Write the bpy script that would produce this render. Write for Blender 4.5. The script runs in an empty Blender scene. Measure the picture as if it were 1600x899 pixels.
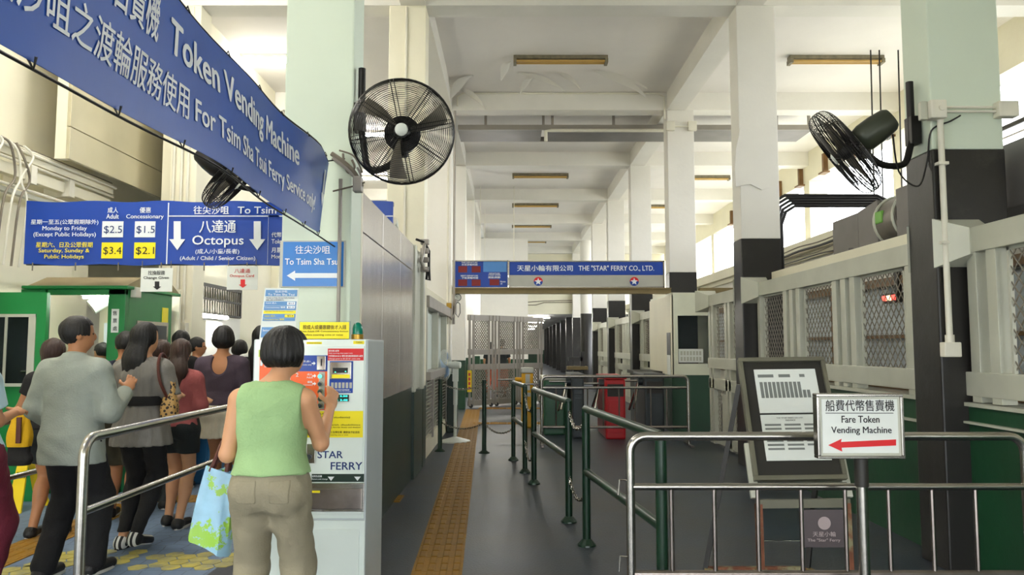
import bpy, bmesh, math, random
import numpy as np
from mathutils import Vector, Matrix, Euler
R = math.radians
random.seed(7)
scene = bpy.context.scene
COL = scene.collection

# ------------------------------------------------------------------ camera, world, light, exposure
TILT = math.atan(92.5 / 1200)
cam = bpy.data.cameras.new('camera'); cam.sensor_width = 36; cam.lens = 27.0; cam.shift_x = 0.00125
cam.clip_end = 300; cam.clip_start = 0.05
camo = bpy.data.objects.new('camera', cam); COL.objects.link(camo)
camo.location = (0, 0, 1.5); camo.rotation_euler = (math.pi / 2 + TILT, 0, 0)
scene.camera = camo
world = bpy.data.worlds.new('overcast_sky'); scene.world = world; world.use_nodes = True
bg = world.node_tree.nodes['Background']
bg.inputs[0].default_value = (0.93, 0.965, 1.0, 1); bg.inputs[1].default_value = 6.0
scene.view_settings.view_transform = 'Standard'; scene.view_settings.look = 'None'
scene.view_settings.gamma = 1; scene.view_settings.use_curve_mapping = False
scene.view_settings.exposure = 0.9
scene.cycles.max_bounces = 8; scene.cycles.diffuse_bounces = 6; scene.cycles.glossy_bounces = 3
scene.cycles.transparent_max_bounces = 12; scene.cycles.sample_clamp_indirect = 6
TUBE = 60.0      # radiance of the lit fluorescent tubes

# ------------------------------------------------------------------ helpers
def ray(px, py):
    x = (px - 798) / 1200; v = (449.5 - py) / 1200
    return Vector((x, math.cos(TILT) - v * math.sin(TILT), math.sin(TILT) + v * math.cos(TILT)))
def aty(px, py, Y):      # point of the plane y = Y
    d = ray(px, py); t = Y / d.y; return Vector((d.x * t, Y, 1.5 + d.z * t))
def atx(px, py, X):
    d = ray(px, py); t = X / d.x; return Vector((X, d.y * t, 1.5 + d.z * t))
def atz(px, py, Z=0.0):
    d = ray(px, py); t = (Z - 1.5) / d.z; return Vector((d.x * t, d.y * t, Z))

def lin(c):
    return tuple(((v / 255) / 12.92 if v / 255 <= 0.04045 else ((v / 255 + 0.055) / 1.055) ** 2.4) for v in c)
MATS = {}
def M(name, col, rough=0.5, metal=0.0, var=0.08, scale=4.0, bump=0.0, bscale=None, col2=None, th=(0.45, 0.62), emis=0.0, emc=None, stretch=(1, 1, 1), alpha=1.0, coat=0.0, trans=0.0, ior=1.45):
    m = bpy.data.materials.new(name); m.use_nodes = True; MATS[name] = m
    nt = m.node_tree; N = nt.nodes; L = nt.links; p = N['Principled BSDF']
    c = lin(col); p.inputs['Base Color'].default_value = (*c, 1)
    p.inputs['Roughness'].default_value = rough; p.inputs['Metallic'].default_value = metal
    p.inputs['Alpha'].default_value = alpha; p.inputs['Coat Weight'].default_value = coat
    p.inputs['Transmission Weight'].default_value = trans; p.inputs['IOR'].default_value = ior
    if emis:
        p.inputs['Emission Color'].default_value = (*lin(emc or col), 1); p.inputs['Emission Strength'].default_value = emis
        return m
    if var or bump or col2:
        tc = N.new('ShaderNodeTexCoord'); mp = N.new('ShaderNodeMapping'); mp.inputs['Scale'].default_value = stretch
        L.new(tc.outputs['Object'], mp.inputs[0])
        n = N.new('ShaderNodeTexNoise'); n.inputs['Scale'].default_value = scale; n.inputs['Detail'].default_value = 6
        L.new(mp.outputs[0], n.inputs[0])
        mr = N.new('ShaderNodeMapRange'); mr.inputs[1].default_value = 0.3; mr.inputs[2].default_value = 0.7
        mr.inputs[3].default_value = 1 - var; mr.inputs[4].default_value = 1 + var * 0.5
        L.new(n.outputs[0], mr.inputs[0])
        mx = N.new('ShaderNodeMix'); mx.data_type = 'RGBA'; mx.blend_type = 'MULTIPLY'; mx.inputs[0].default_value = 1
        mx.inputs[6].default_value = (*c, 1); L.new(mr.outputs[0], mx.inputs[7])
        out = mx.outputs[2]
        if col2:
            n2 = N.new('ShaderNodeTexNoise'); n2.inputs['Scale'].default_value = scale * 0.45; n2.inputs['Detail'].default_value = 9
            n2.inputs['Roughness'].default_value = 0.68; L.new(mp.outputs[0], n2.inputs[0])
            m2 = N.new('ShaderNodeMapRange'); m2.inputs[1].default_value = th[0]; m2.inputs[2].default_value = th[1]
            L.new(n2.outputs[0], m2.inputs[0])
            x2 = N.new('ShaderNodeMix'); x2.data_type = 'RGBA'; L.new(m2.outputs[0], x2.inputs[0])
            L.new(out, x2.inputs[6]); x2.inputs[7].default_value = (*lin(col2), 1); out = x2.outputs[2]
        L.new(out, p.inputs['Base Color'])
        if bump:
            nb = N.new('ShaderNodeTexNoise'); nb.inputs['Scale'].default_value = bscale or scale * 6; nb.inputs['Detail'].default_value = 5
            L.new(mp.outputs[0], nb.inputs[0])
            b = N.new('ShaderNodeBump'); b.inputs['Strength'].default_value = bump; b.inputs['Distance'].default_value = 0.01
            L.new(nb.outputs[0], b.inputs['Height']); L.new(b.outputs[0], p.inputs['Normal'])
    return m

def cr(P, n=6):    # smooth curve through points
    P = [Vector(p) for p in P]; Q = [P[0]] + P + [P[-1]]; out = []
    for i in range(1, len(Q) - 2):
        a, b, c, d = Q[i - 1:i + 3]
        for k in range(n):
            t = k / n; out.append(0.5 * (2 * b + (c - a) * t + (2 * a - 5 * b + 4 * c - d) * t * t + (3 * b - a - 3 * c + d) * t ** 3))
    return out + [P[-1]]
class MB:
    """collects shapes and links them as ONE mesh object"""
    def __init__(s): s.v = []; s.f = []
    def add(s, vs, fs):
        o = len(s.v); s.v += [tuple(v) for v in vs]; s.f += [tuple(i + o for i in f) for f in fs]; return s
    def box(s, x0, x1, y0, y1, z0, z1):
        return s.add([(x, y, z) for x in (x0, x1) for y in (y0, y1) for z in (z0, z1)],
                     [(0, 1, 3, 2), (4, 6, 7, 5), (0, 4, 5, 1), (2, 3, 7, 6), (0, 2, 6, 4), (1, 5, 7, 3)])
    def obox(s, c, size, m=None):
        h = Vector(size) / 2; c = Vector(c); vs = []
        for x in (-1, 1):
            for y in (-1, 1):
                for z in (-1, 1):
                    p = Vector((x * h.x, y * h.y, z * h.z)); vs.append(c + (m @ p if m else p))
        return s.add(vs, [(0, 1, 3, 2), (4, 6, 7, 5), (0, 4, 5, 1), (2, 3, 7, 6), (0, 2, 6, 4), (1, 5, 7, 3)])
    def bar(s, a, b, w, h, up=(0, 0, 1)):
        a = Vector(a); b = Vector(b); d = (b - a).normalized(); u = Vector(up)
        r = d.cross(u)
        if r.length < 1e-4: r = d.cross(Vector((1, 0, 0)))
        r.normalize(); u = r.cross(d)
        vs = [p + r * (i * w / 2) + u * (j * h / 2) for p in (a, b) for i, j in ((-1, -1), (1, -1), (1, 1), (-1, 1))]
        return s.add(vs, [(0, 1, 2, 3), (7, 6, 5, 4), (0, 4, 5, 1), (1, 5, 6, 2), (2, 6, 7, 3), (3, 7, 4, 0)])
    def tube(s, pts, r, n=10, closed=False, cap=True):
        P = [Vector(p) for p in pts]; k = len(P); rs = r if isinstance(r, (list, tuple)) else [r] * k
        T = []
        for i in range(k):
            if closed: t = P[(i + 1) % k] - P[i - 1]
            else: t = P[min(i + 1, k - 1)] - P[max(i - 1, 0)]
            T.append(t.normalized())
        ref = Vector((0, 0, 1)) if abs(T[0].z) < 0.9 else Vector((1, 0, 0))
        u = T[0].cross(ref).normalized(); vs = []; 
        for i in range(k):
            u = (u - T[i] * u.dot(T[i])).normalized(); w = T[i].cross(u)
            for j in range(n):
                a = 2 * math.pi * j / n; vs.append(P[i] + (u * math.cos(a) + w * math.sin(a)) * rs[i])
        fs = []
        for i in range(k if closed else k - 1):
            for j in range(n):
                a = i * n + j; b = i * n + (j + 1) % n; c = ((i + 1) % k) * n + (j + 1) % n; d = ((i + 1) % k) * n + j
                fs.append((a, d, c, b))
        if cap and not closed:
            fs.append(tuple(range(n))); fs.append(tuple(reversed(range((k - 1) * n, k * n))))
        return s.add(vs, fs)
    def cyl(s, a, b, r, n=16, r2=None): return s.tube([a, b], [r, r if r2 is None else r2], n)
    def lathe(s, prof, c=(0, 0, 0), n=24, m=None):
        c = Vector(c); vs = []; k = len(prof)
        for r, z in prof:
            for j in range(n):
                a = 2 * math.pi * j / n; p = Vector((r * math.cos(a), r * math.sin(a), z)); vs.append(c + (m @ p if m else p))
        fs = [(i * n + j, i * n + (j + 1) % n, (i + 1) * n + (j + 1) % n, (i + 1) * n + j) for i in range(k - 1) for j in range(n)]
        fs.append(tuple(reversed(range(n)))); fs.append(tuple(range((k - 1) * n, k * n)))
        return s.add(vs, fs)
    def ring(s, c, ax, rad, r, n=40, m=4):
        c = Vector(c); ax = Vector(ax).normalized(); u = ax.orthogonal().normalized(); w = ax.cross(u)
        return s.tube([c + (u * math.cos(2 * math.pi * i / n) + w * math.sin(2 * math.pi * i / n)) * rad for i in range(n)], r, m, closed=True)
    def prism(s, poly, ax, a, b):   # 2d polygon extruded along axis 'x','y' or 'z'
        f = {'x': lambda p, t: (t, p[0], p[1]), 'y': lambda p, t: (p[0], t, p[1]), 'z': lambda p, t: (p[0], p[1], t)}[ax]
        n = len(poly); vs = [f(p, a) for p in poly] + [f(p, b) for p in poly]
        return s.add(vs, [tuple(range(n)), tuple(reversed(range(n, 2 * n)))] + [(i, i + n, (i + 1) % n + n, (i + 1) % n) for i in range(n)])
    def build(s, name, mat, parent=None, smooth=False, bevel=0, local=False, **tags):
        me = bpy.data.meshes.new(name); me.from_pydata(s.v, [], s.f)
        bm = bmesh.new(); bm.from_mesh(me)
        bmesh.ops.recalc_face_normals(bm, faces=bm.faces)
        if bevel:
            eds = [e for e in bm.edges if len(e.link_faces) == 2 and e.calc_face_angle(0) > 0.6]
            bmesh.ops.bevel(bm, geom=eds, offset=bevel, segments=2, affect='EDGES', profile=0.6, clamp_overlap=True)
        bm.to_mesh(me); bm.free()
        if smooth:
            me.polygons.foreach_set('use_smooth', [True] * len(me.polygons))
            try: me.set_sharp_from_angle(angle=R(38))
            except Exception: pass
        me.materials.append(mat)
        return link(name, me, parent, local, **tags)

def wm(o):
    m = o.matrix_basis.copy()
    if o.parent: m = wm(o.parent) @ o.matrix_parent_inverse @ m
    return m
def link(name, data, parent=None, local=False, **tags):
    o = bpy.data.objects.new(name, data); COL.objects.link(o)
    if parent:
        o.parent = parent
        if not local: o.matrix_parent_inverse = wm(parent).inverted()
    for k, v in tags.items(): o[k] = v
    return o
def thing(name, label, cat, loc=(0, 0, 0), rz=0, group=None, rot=None):
    o = bpy.data.objects.new(name, None); COL.objects.link(o); o.empty_display_size = 0.1
    o.location = loc; o.rotation_euler = rot or (0, 0, rz); o['label'] = label; o['category'] = cat
    if group: o['group'] = group
    return o
def dup(root, loc, label=None, rz=None, dmap=None):
    def cp(o, par):
        c = o.copy(); COL.objects.link(c)
        if par: c.parent = par
        for ch in list(o.children): cp(ch, c)
        return c
    r = cp(root, None); r.location = loc
    if rz is not None: r.rotation_euler = (0, 0, rz)
    if label: r['label'] = label
    return r

_tc = {}
def glyphs(body, bold=0.0, shear=0.0):
    k = (body, bold, shear)
    if k not in _tc:
        c = bpy.data.curves.new('t', 'FONT'); c.body = body; c.offset = bold; c.shear = shear; c.resolution_u = 3
        c.align_x = 'LEFT'; c.space_line = 1.0
        o = bpy.data.objects.new('t', c); COL.objects.link(o); bpy.context.view_layer.update()
        me = bpy.data.meshes.new_from_object(o.evaluated_get(bpy.context.evaluated_depsgraph_get()))
        V = np.array([v.co[:2] for v in me.vertices]); F = [tuple(p.vertices) for p in me.polygons]
        bpy.data.objects.remove(o); bpy.data.curves.remove(c); bpy.data.meshes.remove(me)
        _tc[k] = (V, F)
    return _tc[k]
def letter(body, mat, parent, org, right, up, w, h, bold=0.012, shear=0.0, keep=False, local=False, name='lettering', warp=None):
    """flat lettering filling w x h from its lower left corner org"""
    V, F = glyphs(body, 0.0, shear)
    if bold > 0:
        n = len(V); e = bold * 0.9; VV = [V + np.array(o_) for o_ in ((-e, 0), (e, 0), (0, e * .6), (0, -e * .6))]
        F = [tuple(i + k * n for i in f) for k in range(4) for f in F]; V = np.concatenate(VV)
    lo = V.min(0); sz = V.max(0) - lo; sz[sz < 1e-6] = 1
    sx, sy = w / sz[0], h / sz[1]
    if keep:
        s_ = min(sx, sy); sx = sy = s_
    org = Vector(org); right = Vector(right); up = Vector(up)
    nrm_ = right.cross(up).normalized(); q4 = max(1, len(V) // 4) if bold > 0 else 10 ** 9
    vs = [org + right * ((v[0] - lo[0]) * sx) + up * ((v[1] - lo[1]) * sy) + nrm_ * (0.0004 * min(i_ // q4, 3)) for i_, v in enumerate(V)]
    if warp: vs = [warp(v) for v in vs]
    me = bpy.data.meshes.new(name); me.from_pydata([tuple(v) for v in vs], [], F); me.materials.append(mat)
    return link(name, me, parent, local)
def text_y(body, px0, py0, px1, py1, Y, mat, parent, **k):      # lettering on a wall facing the viewer
    a = aty(px0, py1, Y); b = aty(px1, py0, Y)
    return letter(body, mat, parent, a, (1, 0, 0), (0, 0, 1), b.x - a.x, b.z - a.z, **k)
def rect_y(name, px0, py0, px1, py1, Y, mat, parent, t=0.004, bevel=0, **k):
    a = aty(px0, py1, Y); b = aty(px1, py0, Y)
    return MB().box(a.x, b.x, Y, Y + t, a.z, b.z).build(name, mat, parent, bevel=bevel, **k)

# ------------------------------------------------------------------ materials
WHITE = M('white_paint', (228, 225, 217), 0.55, var=0.05, scale=1.3, bump=0.25, bscale=14)
CREAM = M('cream_paint', (233, 228, 205), 0.5, var=0.07, scale=1.1, bump=0.25, bscale=12, col2=(196, 186, 156), th=(0.68, 0.8))
MINT = M('mint_paint', (214, 225, 207), 0.5, var=0.04, scale=1.6, bump=0.3, bscale=9, col2=(170, 185, 158), th=(0.72, 0.8))
CEIL = M('ceiling_paint', (234, 230, 225), 0.7, var=0.07, scale=0.7, bump=0.3, bscale=6)
BLACKP = M('black_paint', (38, 36, 34), 0.38, var=0.3, scale=2.2, bump=0.25, bscale=10, col2=(62, 60, 56), th=(0.6, 0.75))
GREENP = M('green_paint', (22, 66, 40), 0.4, var=0.25, scale=1.5, bump=0.2, bscale=9, col2=(28, 52, 34), th=(0.5, 0.7))
DKGREEN = M('dark_green_paint', (26, 48, 38), 0.35, var=0.2, scale=2)
RAILGREEN = M('rail_green', (24, 52, 36), 0.32, var=0.2, scale=8, col2=(120, 126, 108), th=(0.7, 0.74))
BOOTHG = M('booth_green', (20, 128, 62), 0.4, var=0.12, scale=2, bump=0.1)
STEEL = M('brushed_steel', (178, 174, 166), 0.24, 1.0, var=0.12, scale=5, stretch=(1, 1, 8))
STEELD = M('stained_steel', (150, 140, 134), 0.3, 1.0, var=0.25, scale=9, col2=(120, 84, 64), th=(0.62, 0.8))
SHEET = M('stainless_sheet', (192, 186, 182), 0.24, 0.65, var=0.2, scale=1.6, stretch=(1, 3, 0.25), col2=(118, 106, 92), th=(0.6, 0.8))
IVSHEET = M('ivory_sheet', (205, 198, 172), 0.22, 0.45, var=0.12, scale=1.3, col2=(150, 128, 88), th=(0.62, 0.78))
GREYF = M('grey_frame', (192, 193, 178), 0.42, 0.15, var=0.1, scale=3, col2=(150, 146, 128), th=(0.62, 0.8))
GATEG = M('gate_grey', (156, 150, 142), 0.45, 0.2, var=0.1, scale=3)
WIRE = M('wire_grey', (134, 128, 116), 0.5, 0.3, var=0.1)
DUCT = M('duct_metal', (118, 114, 112), 0.5, 0.35, var=0.15, scale=3)
DUCTC = M('duct_collar', (128, 122, 116), 0.4, 0.6, var=0.2, scale=5)
PIPE = M('painted_pipe', (226, 222, 206), 0.5, var=0.08)
CABLE = M('black_cable', (30, 29, 28), 0.5, var=0.1)
CABLEG = M('grey_cable', (120, 112, 98), 0.6, var=0.2)
BLUE = M('banner_blue', (32, 84, 176), 0.36, var=0.1, scale=1.6, bump=0.3, bscale=2.5)
BLUED = M('board_blue', (24, 66, 160), 0.35, var=0.06, scale=2)
BLUEL = M('pale_blue', (78, 134, 200), 0.35, var=0.05)
SIGNW = M('sign_white', (232, 236, 240), 0.5, var=0)
SIGNY = M('sign_yellow', (244, 226, 30), 0.45, var=0)
GREYT = M('light_grey_panel', (178, 178, 168), 0.4, 0.2, var=0.05)
RED = M('sign_red', (214, 30, 34), 0.4, var=0)
LEDRED = M('led_panel_red', (120, 8, 14), 0.3, var=0.1)
NAVY = M('navy_ink', (22, 50, 110), 0.5, var=0)
INK = M('black_ink', (26, 26, 28), 0.5, var=0)
PAPER = M('paper', (226, 230, 224), 0.6, var=0.03)
PINKINK = M('red_ink', (206, 70, 66), 0.6, var=0)
MACH = M('machine_white', (226, 236, 230), 0.3, var=0.02, coat=0.2)
MACHS = M('machine_side', (190, 198, 200), 0.35, var=0.03)
ORANGE = M('panel_orange', (240, 100, 36), 0.4, var=0)
YEL = M('tactile_yellow', (156, 112, 24), 0.6, var=0.25, scale=6, bump=0.2, col2=(112, 88, 40), th=(0.5, 0.75))
YELP = M('plastic_yellow', (238, 206, 30), 0.4, var=0.05)
YELS = M('stand_yellow', (226, 168, 24), 0.4, var=0.05)
OLIVE = M('olive_beam', (132, 116, 78), 0.55, var=0.15, scale=4)
FANB = M('fan_black', (30, 28, 27), 0.4, 0.3, var=0.1)
BLADE = M('blade_grey', (112, 106, 94), 0.4, 0.3, var=0.1)
FANO = M('fan_olive', (62, 66, 54), 0.35, 0.3, var=0.1)
FANW = M('fan_white', (222, 226, 218), 0.35, var=0.03)
FANBL = M('fan_blue', (120, 160, 205), 0.3, var=0.02)
GLASS = M('clear_glass', (225, 235, 235), 0.04, var=0, trans=1.0, ior=1.1)
LIT = M('lit_tube', (255, 250, 240), emis=TUBE, emc=(255, 252, 244))
TUBEOFF = M('unlit_tube', (196, 160, 90), 0.35, var=0.1)
FIXT = M('lamp_fitting', (130, 122, 100), 0.6, var=0.3, scale=12)
REDT = M('turnstile_red', (186, 26, 34), 0.35, var=0.05)
TSD = M('turnstile_grey', (56, 62, 66), 0.4, 0.2, var=0.1)
TSG = M('turnstile_green', (48, 92, 66), 0.4, var=0.1)
TSB = M('turnstile_blue', (44, 104, 150), 0.4, var=0.1)
DKW = M('dark_board', (44, 42, 38), 0.5, var=0.1)
RUST = M('rusty_iron', (132, 82, 58), 0.65, 0.3, var=0.3, scale=10, col2=(150, 146, 112), th=(0.5, 0.6))
BROWN = M('brown_wood', (120, 88, 52), 0.5, var=0.2, scale=5)
BLUEW = M('blue_grey_wall', (196, 204, 210), 0.6, var=0.1)
BRASS = M('brass', (176, 140, 60), 0.35, 0.8, var=0.1)
TEAL = M('teal_glass', (10, 120, 96), 0.2, var=0)
LEDC = M('cyan_display', (60, 240, 230), emis=1.2)
LEDG = M('green_lamp', (70, 230, 170), emis=1.3)
LEDR = M('red_lamp', (255, 60, 50), emis=3.0)
LEDW = M('warm_lamp', (255, 210, 150), emis=3.0)
SKIN = M('skin', (202, 150, 112), 0.5, var=0.06, scale=9)
SKIN2 = M('tan_skin', (176, 122, 84), 0.5, var=0.06, scale=9)
HAIR = M('black_hair', (20, 17, 16), 0.5, var=0.3, scale=30, bump=0.5, bscale=60, stretch=(3, 3, 0.35))
HAIRB = M('brown_hair', (54, 34, 26), 0.4, var=0.3, scale=30, bump=0.5, bscale=60, stretch=(3, 3, 0.35))
EYE = M('eye_dark', (20, 16, 14), 0.2, var=0)
def cloth(n, c, **k): return M(n, c, k.pop('rough', 0.85), var=k.pop('var', 0.12), scale=k.pop('scale', 7), bump=0.35, bscale=90, **k)
C_GREEN = cloth('pale_green_knit', (150, 182, 128)); C_KHAKI = cloth('grey_khaki_linen', (142, 134, 112))
C_BLAZER = cloth('grey_blazer_wool', (150, 156, 146)); C_BLACK = cloth('black_cloth', (24, 23, 24))
C_GREY = cloth('grey_silk', (118, 114, 108), rough=0.5); C_NAVY = cloth('navy_cloth', (26, 32, 48))
C_OLIVE = cloth('olive_shorts', (66, 62, 46)); C_PINK = cloth('dusty_pink_knit', (160, 84, 84))
C_DENIM = cloth('charcoal_denim', (36, 40, 40)); C_PURPLE = cloth('dark_plum_jersey', (70, 58, 70))
C_CREAM = cloth('cream_satin', (208, 200, 178), rough=0.4); C_WINE = cloth('wine_red_cloth', (96, 20, 38))
C_SKY = cloth('sky_blue_cloth', (176, 200, 206)); C_WHITE = cloth('white_cloth', (214, 214, 206)); C_ORANGE = cloth('orange_print', (206, 92, 52))
C_SHOE = cloth('black_leather', (26, 24, 24), rough=0.5)
C_SOLE = cloth('white_rubber', (206, 204, 196))
C_YBAG = cloth('mustard_canvas', (216, 168, 20)); C_BBAG = cloth('light_blue_oilcloth', (152, 190, 210), rough=0.35)
C_BROWNL = cloth('brown_leather', (84, 40, 30), rough=0.4)

def patterned(name, kind, c1, c2, scale, rough=0.6, th=0.5):
    m = bpy.data.materials.new(name); m.use_nodes = True; nt = m.node_tree; N = nt.nodes; L = nt.links; p = N['Principled BSDF']
    tc = N.new('ShaderNodeTexCoord'); p.inputs['Roughness'].default_value = rough
    if kind == 'spots':
        t = N.new('ShaderNodeTexVoronoi'); t.inputs['Scale'].default_value = scale; o = t.outputs['Distance']
    elif kind == 'cells':
        t = N.new('ShaderNodeTexVoronoi'); t.feature = 'DISTANCE_TO_EDGE'; t.inputs['Scale'].default_value = scale; t.inputs['Randomness'].default_value = 0.35; o = t.outputs['Distance']
    else:
        t = N.new('ShaderNodeTexWave'); t.inputs['Scale'].default_value = scale; t.bands_direction = 'Z' if kind == 'hstripes' else 'X'; o = t.outputs['Color']
    L.new(tc.outputs['Object'], t.inputs['Vector'])
    mr = N.new('ShaderNodeMapRange'); mr.inputs[1].default_value = th - 0.03; mr.inputs[2].default_value = th + 0.03; L.new(o, mr.inputs[0])
    nz = N.new('ShaderNodeTexNoise'); nz.inputs['Scale'].default_value = 1.1; nz.inputs['Detail'].default_value = 8; L.new(tc.outputs['Object'], nz.inputs[0])
    x = N.new('ShaderNodeMix'); x.data_type = 'RGBA'; L.new(mr.outputs[0], x.inputs[0])
    x.inputs[6].default_value = (*lin(c1), 1); x.inputs[7].default_value = (*lin(c2), 1)
    y = N.new('ShaderNodeMix'); y.data_type = 'RGBA'; y.blend_type = 'MULTIPLY'; y.inputs[0].default_value = 0.5 if kind == 'cells' else 0.15
    L.new(x.outputs[2], y.inputs[6]); L.new(nz.outputs[0], y.inputs[7]); L.new(y.outputs[2], p.inputs['Base Color'])
    return m
LEOPARD = patterned('leopard_print', 'spots', (40, 28, 20), (186, 146, 84), 42, th=0.42)
STRIPES = patterned('striped_cloth', 'hstripes', (26, 26, 34), (206, 208, 206), 3.2)
ZEBRA = patterned('striped_shoe', 'vstripes', (20, 20, 22), (220, 220, 214), 9)
FLORAL = M('floral_oilcloth', (146, 188, 212), 0.35, var=0.1, scale=17, col2=(140, 186, 62), th=(0.535, 0.56))
HEXF = patterned('hexagon_paving', 'cells', (74, 84, 96), (112, 134, 162), 7.5, th=0.02)
def floor_mat(name, ca, cb, rough):
    m = M(name, ca, rough, var=0.22, scale=1.7, bump=0.25, bscale=60, col2=cb, th=(0.42, 0.66)); return m
FLOORM = floor_mat('floor_paint', (56, 65, 78), (62, 63, 64), 0.42)

# ------------------------------------------------------------------ figures: signed distance bodies, meshed with surface nets
class Vox:
    def __init__(s, lo, hi, h):
        s.h = h; s.lo = np.array(lo, float); s.n = np.ceil((np.array(hi) - s.lo) / h).astype(int) + 1
        s.ax = [s.lo[i] + h * np.arange(s.n[i]) for i in range(3)]
        s.V = np.full(s.n, 0.3, np.float32)
    def sub(s, lo, hi, m):
        sl = []
        for i in range(3):
            a = int(max(0, math.floor((lo[i] - m - s.lo[i]) / s.h))); b = int(min(s.n[i], math.ceil((hi[i] + m - s.lo[i]) / s.h) + 1)); sl.append(slice(a, max(b, a)))
        g = np.meshgrid(*[s.ax[i][sl[i]] for i in range(3)], indexing='ij')
        return tuple(sl), g
    def put(s, sl, d, k, mode='add'):
        A = s.V[sl]
        if A.size == 0: return
        if mode == 'cut': s.V[sl] = np.maximum(A, -d); return
        if k <= 0: s.V[sl] = np.minimum(A, d); return
        hh = np.maximum(k - np.abs(A - d), 0) / k
        s.V[sl] = np.minimum(A, d) - hh * hh * k / 4
    def cone(s, a, b, r1, r2, k=0.02, flat=1.0, clip=None, mode='add'):
        a = np.array(a, float); b = np.array(b, float); r = max(r1, r2); m = k + 2.5 * s.h
        sl, (X, Y, Z) = s.sub(np.minimum(a, b) - r, np.maximum(a, b) + r, m)
        ab = b - a; L2 = ab @ ab + 1e-9
        px, py, pz = X - a[0], Y - a[1], Z - a[2]
        t = np.clip((px * ab[0] + py * ab[1] + pz * ab[2]) / L2, 0, 1)
        d = np.sqrt((px - ab[0] * t) ** 2 + ((py - ab[1] * t) / flat) ** 2 + (pz - ab[2] * t) ** 2) - (r1 + (r2 - r1) * t)
        if clip: d = np.maximum(d, ((px * ab[0] + py * ab[1] + pz * ab[2]) / math.sqrt(L2)) - clip * math.sqrt(L2))
        s.put(sl, d, k, mode)
    def ell(s, c, rad, k=0.02, rot=None, mode='add', cutf=None):
        c = np.array(c, float); rad = np.array(rad, float); m = k + 2.5 * s.h; R_ = rad.max()
        lo, hi = (c - R_, c + R_) if rot is not None else (c - rad, c + rad)
        sl, (X, Y, Z) = s.sub(lo, hi, m); p = [X - c[0], Y - c[1], Z - c[2]]
        if rot is not None:
            M3 = np.array(rot); p = [M3[0, i] * p[0] + M3[1, i] * p[1] + M3[2, i] * p[2] for i in range(3)]
        k0 = np.sqrt(sum((p[i] / rad[i]) ** 2 for i in range(3))); k1 = np.sqrt(sum((p[i] / rad[i] ** 2) ** 2 for i in range(3))) + 1e-6
        d = k0 * (k0 - 1) / k1
        if cutf is not None: d = np.maximum(d, cutf(X, Y, Z))
        s.put(sl, d, k, mode)
    def loft(s, lv, k=0.02, e=2.4, mode='add', wrap=None):
        lv = sorted(lv); z = np.array([l[0] for l in lv]); A = np.array([l[3] for l in lv]); B = np.array([l[4] for l in lv])
        cx = np.array([l[1] for l in lv]); cy = np.array([l[2] for l in lv]); m = k + 2.5 * s.h
        sl, (X, Y, Z) = s.sub((min(cx - A), min(cy - B), z[0]), (max(cx + A), max(cy + B), z[-1]), m)
        zz = s.ax[2][sl[2]]
        def sm(F):   # smooth interpolation
            f = np.interp(zz, z, F); g = np.interp(zz + 0.02, z, F) + np.interp(zz - 0.02, z, F); return ((2 * f + g) / 4)[None, None, :]
        a, b, x0, y0 = sm(A), sm(B), sm(cx), sm(cy)
        dx, dy = np.abs(X - x0) / a, np.abs(Y - y0) / b
        q = (dx ** e + dy ** e) ** (1 / e); d = (q - 1) * np.minimum(a, b)
        if wrap: d = d + wrap(X - x0, Y - y0, Z)
        d = np.maximum(d, np.maximum(Z - z[-1], z[0] - Z)); s.put(sl, d, k, mode)
    def field(s, f):     # displace everywhere
        X, Y, Z = np.meshgrid(*s.ax, indexing='ij', sparse=True); s.V += f(X, Y, Z).astype(np.float32)
    def clip(s, f):
        X, Y, Z = np.meshgrid(*s.ax, indexing='ij', sparse=True); s.V = np.maximum(s.V, f(X, Y, Z)).astype(np.float32)
    def mesh(s, name, mat, parent):
        V = s.V.copy(); V[0] = V[-1] = 0.3; V[:, 0] = V[:, -1] = 0.3; V[:, :, 0] = V[:, :, -1] = 0.3
        n = V.shape; I = V < 0
        c = np.zeros((n[0] - 1, n[1] - 1, n[2] - 1), np.int8)
        for i in (0, 1):
            for j in (0, 1):
                for k in (0, 1): c += I[i:n[0] - 1 + i, j:n[1] - 1 + j, k:n[2] - 1 + k]
        act = np.argwhere((c > 0) & (c < 8))
        if len(act) == 0: return None
        idx = -np.ones(c.shape, np.int64); idx[act[:, 0], act[:, 1], act[:, 2]] = np.arange(len(act))
        acc = np.zeros((len(act), 3)); cnt = np.zeros(len(act))
        for ax in range(3):
            o = [a for a in range(3) if a != ax]
            for i in (0, 1):
                for j in (0, 1):
                    p = act.copy(); p[:, o[0]] += i; p[:, o[1]] += j; q = p.copy(); q[:, ax] += 1
                    va = V[p[:, 0], p[:, 1], p[:, 2]]; vb = V[q[:, 0], q[:, 1], q[:, 2]]
                    m = (va < 0) != (vb < 0); t = np.where(m, va / np.where(m, va - vb, 1), 0)
                    pt = p.astype(float); pt[:, ax] += t
                    acc[m] += pt[m]; cnt[m] += 1
        P = s.lo + s.h * acc / cnt[:, None]; F = []
        for ax in range(3):
            o = [a for a in range(3) if a != ax]; sl1 = [slice(1, -1)] * 3; sl1[ax] = slice(0, -1); sl2 = list(sl1); sl2[ax] = slice(1, None)
            A = I[tuple(sl1)]; B = I[tuple(sl2)]; e = np.argwhere(A != B)
            if len(e) == 0: continue
            flip = A[e[:, 0], e[:, 1], e[:, 2]]; e = e + np.array([0 if a == ax else 1 for a in range(3)])
            def cell(di, dj):
                q = e.copy(); q[:, o[0]] -= di; q[:, o[1]] -= dj; return idx[q[:, 0], q[:, 1], q[:, 2]]
            Q = np.stack([cell(1, 1), cell(0, 1), cell(0, 0), cell(1, 0)], 1)
            if ax == 1: flip = ~flip
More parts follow.
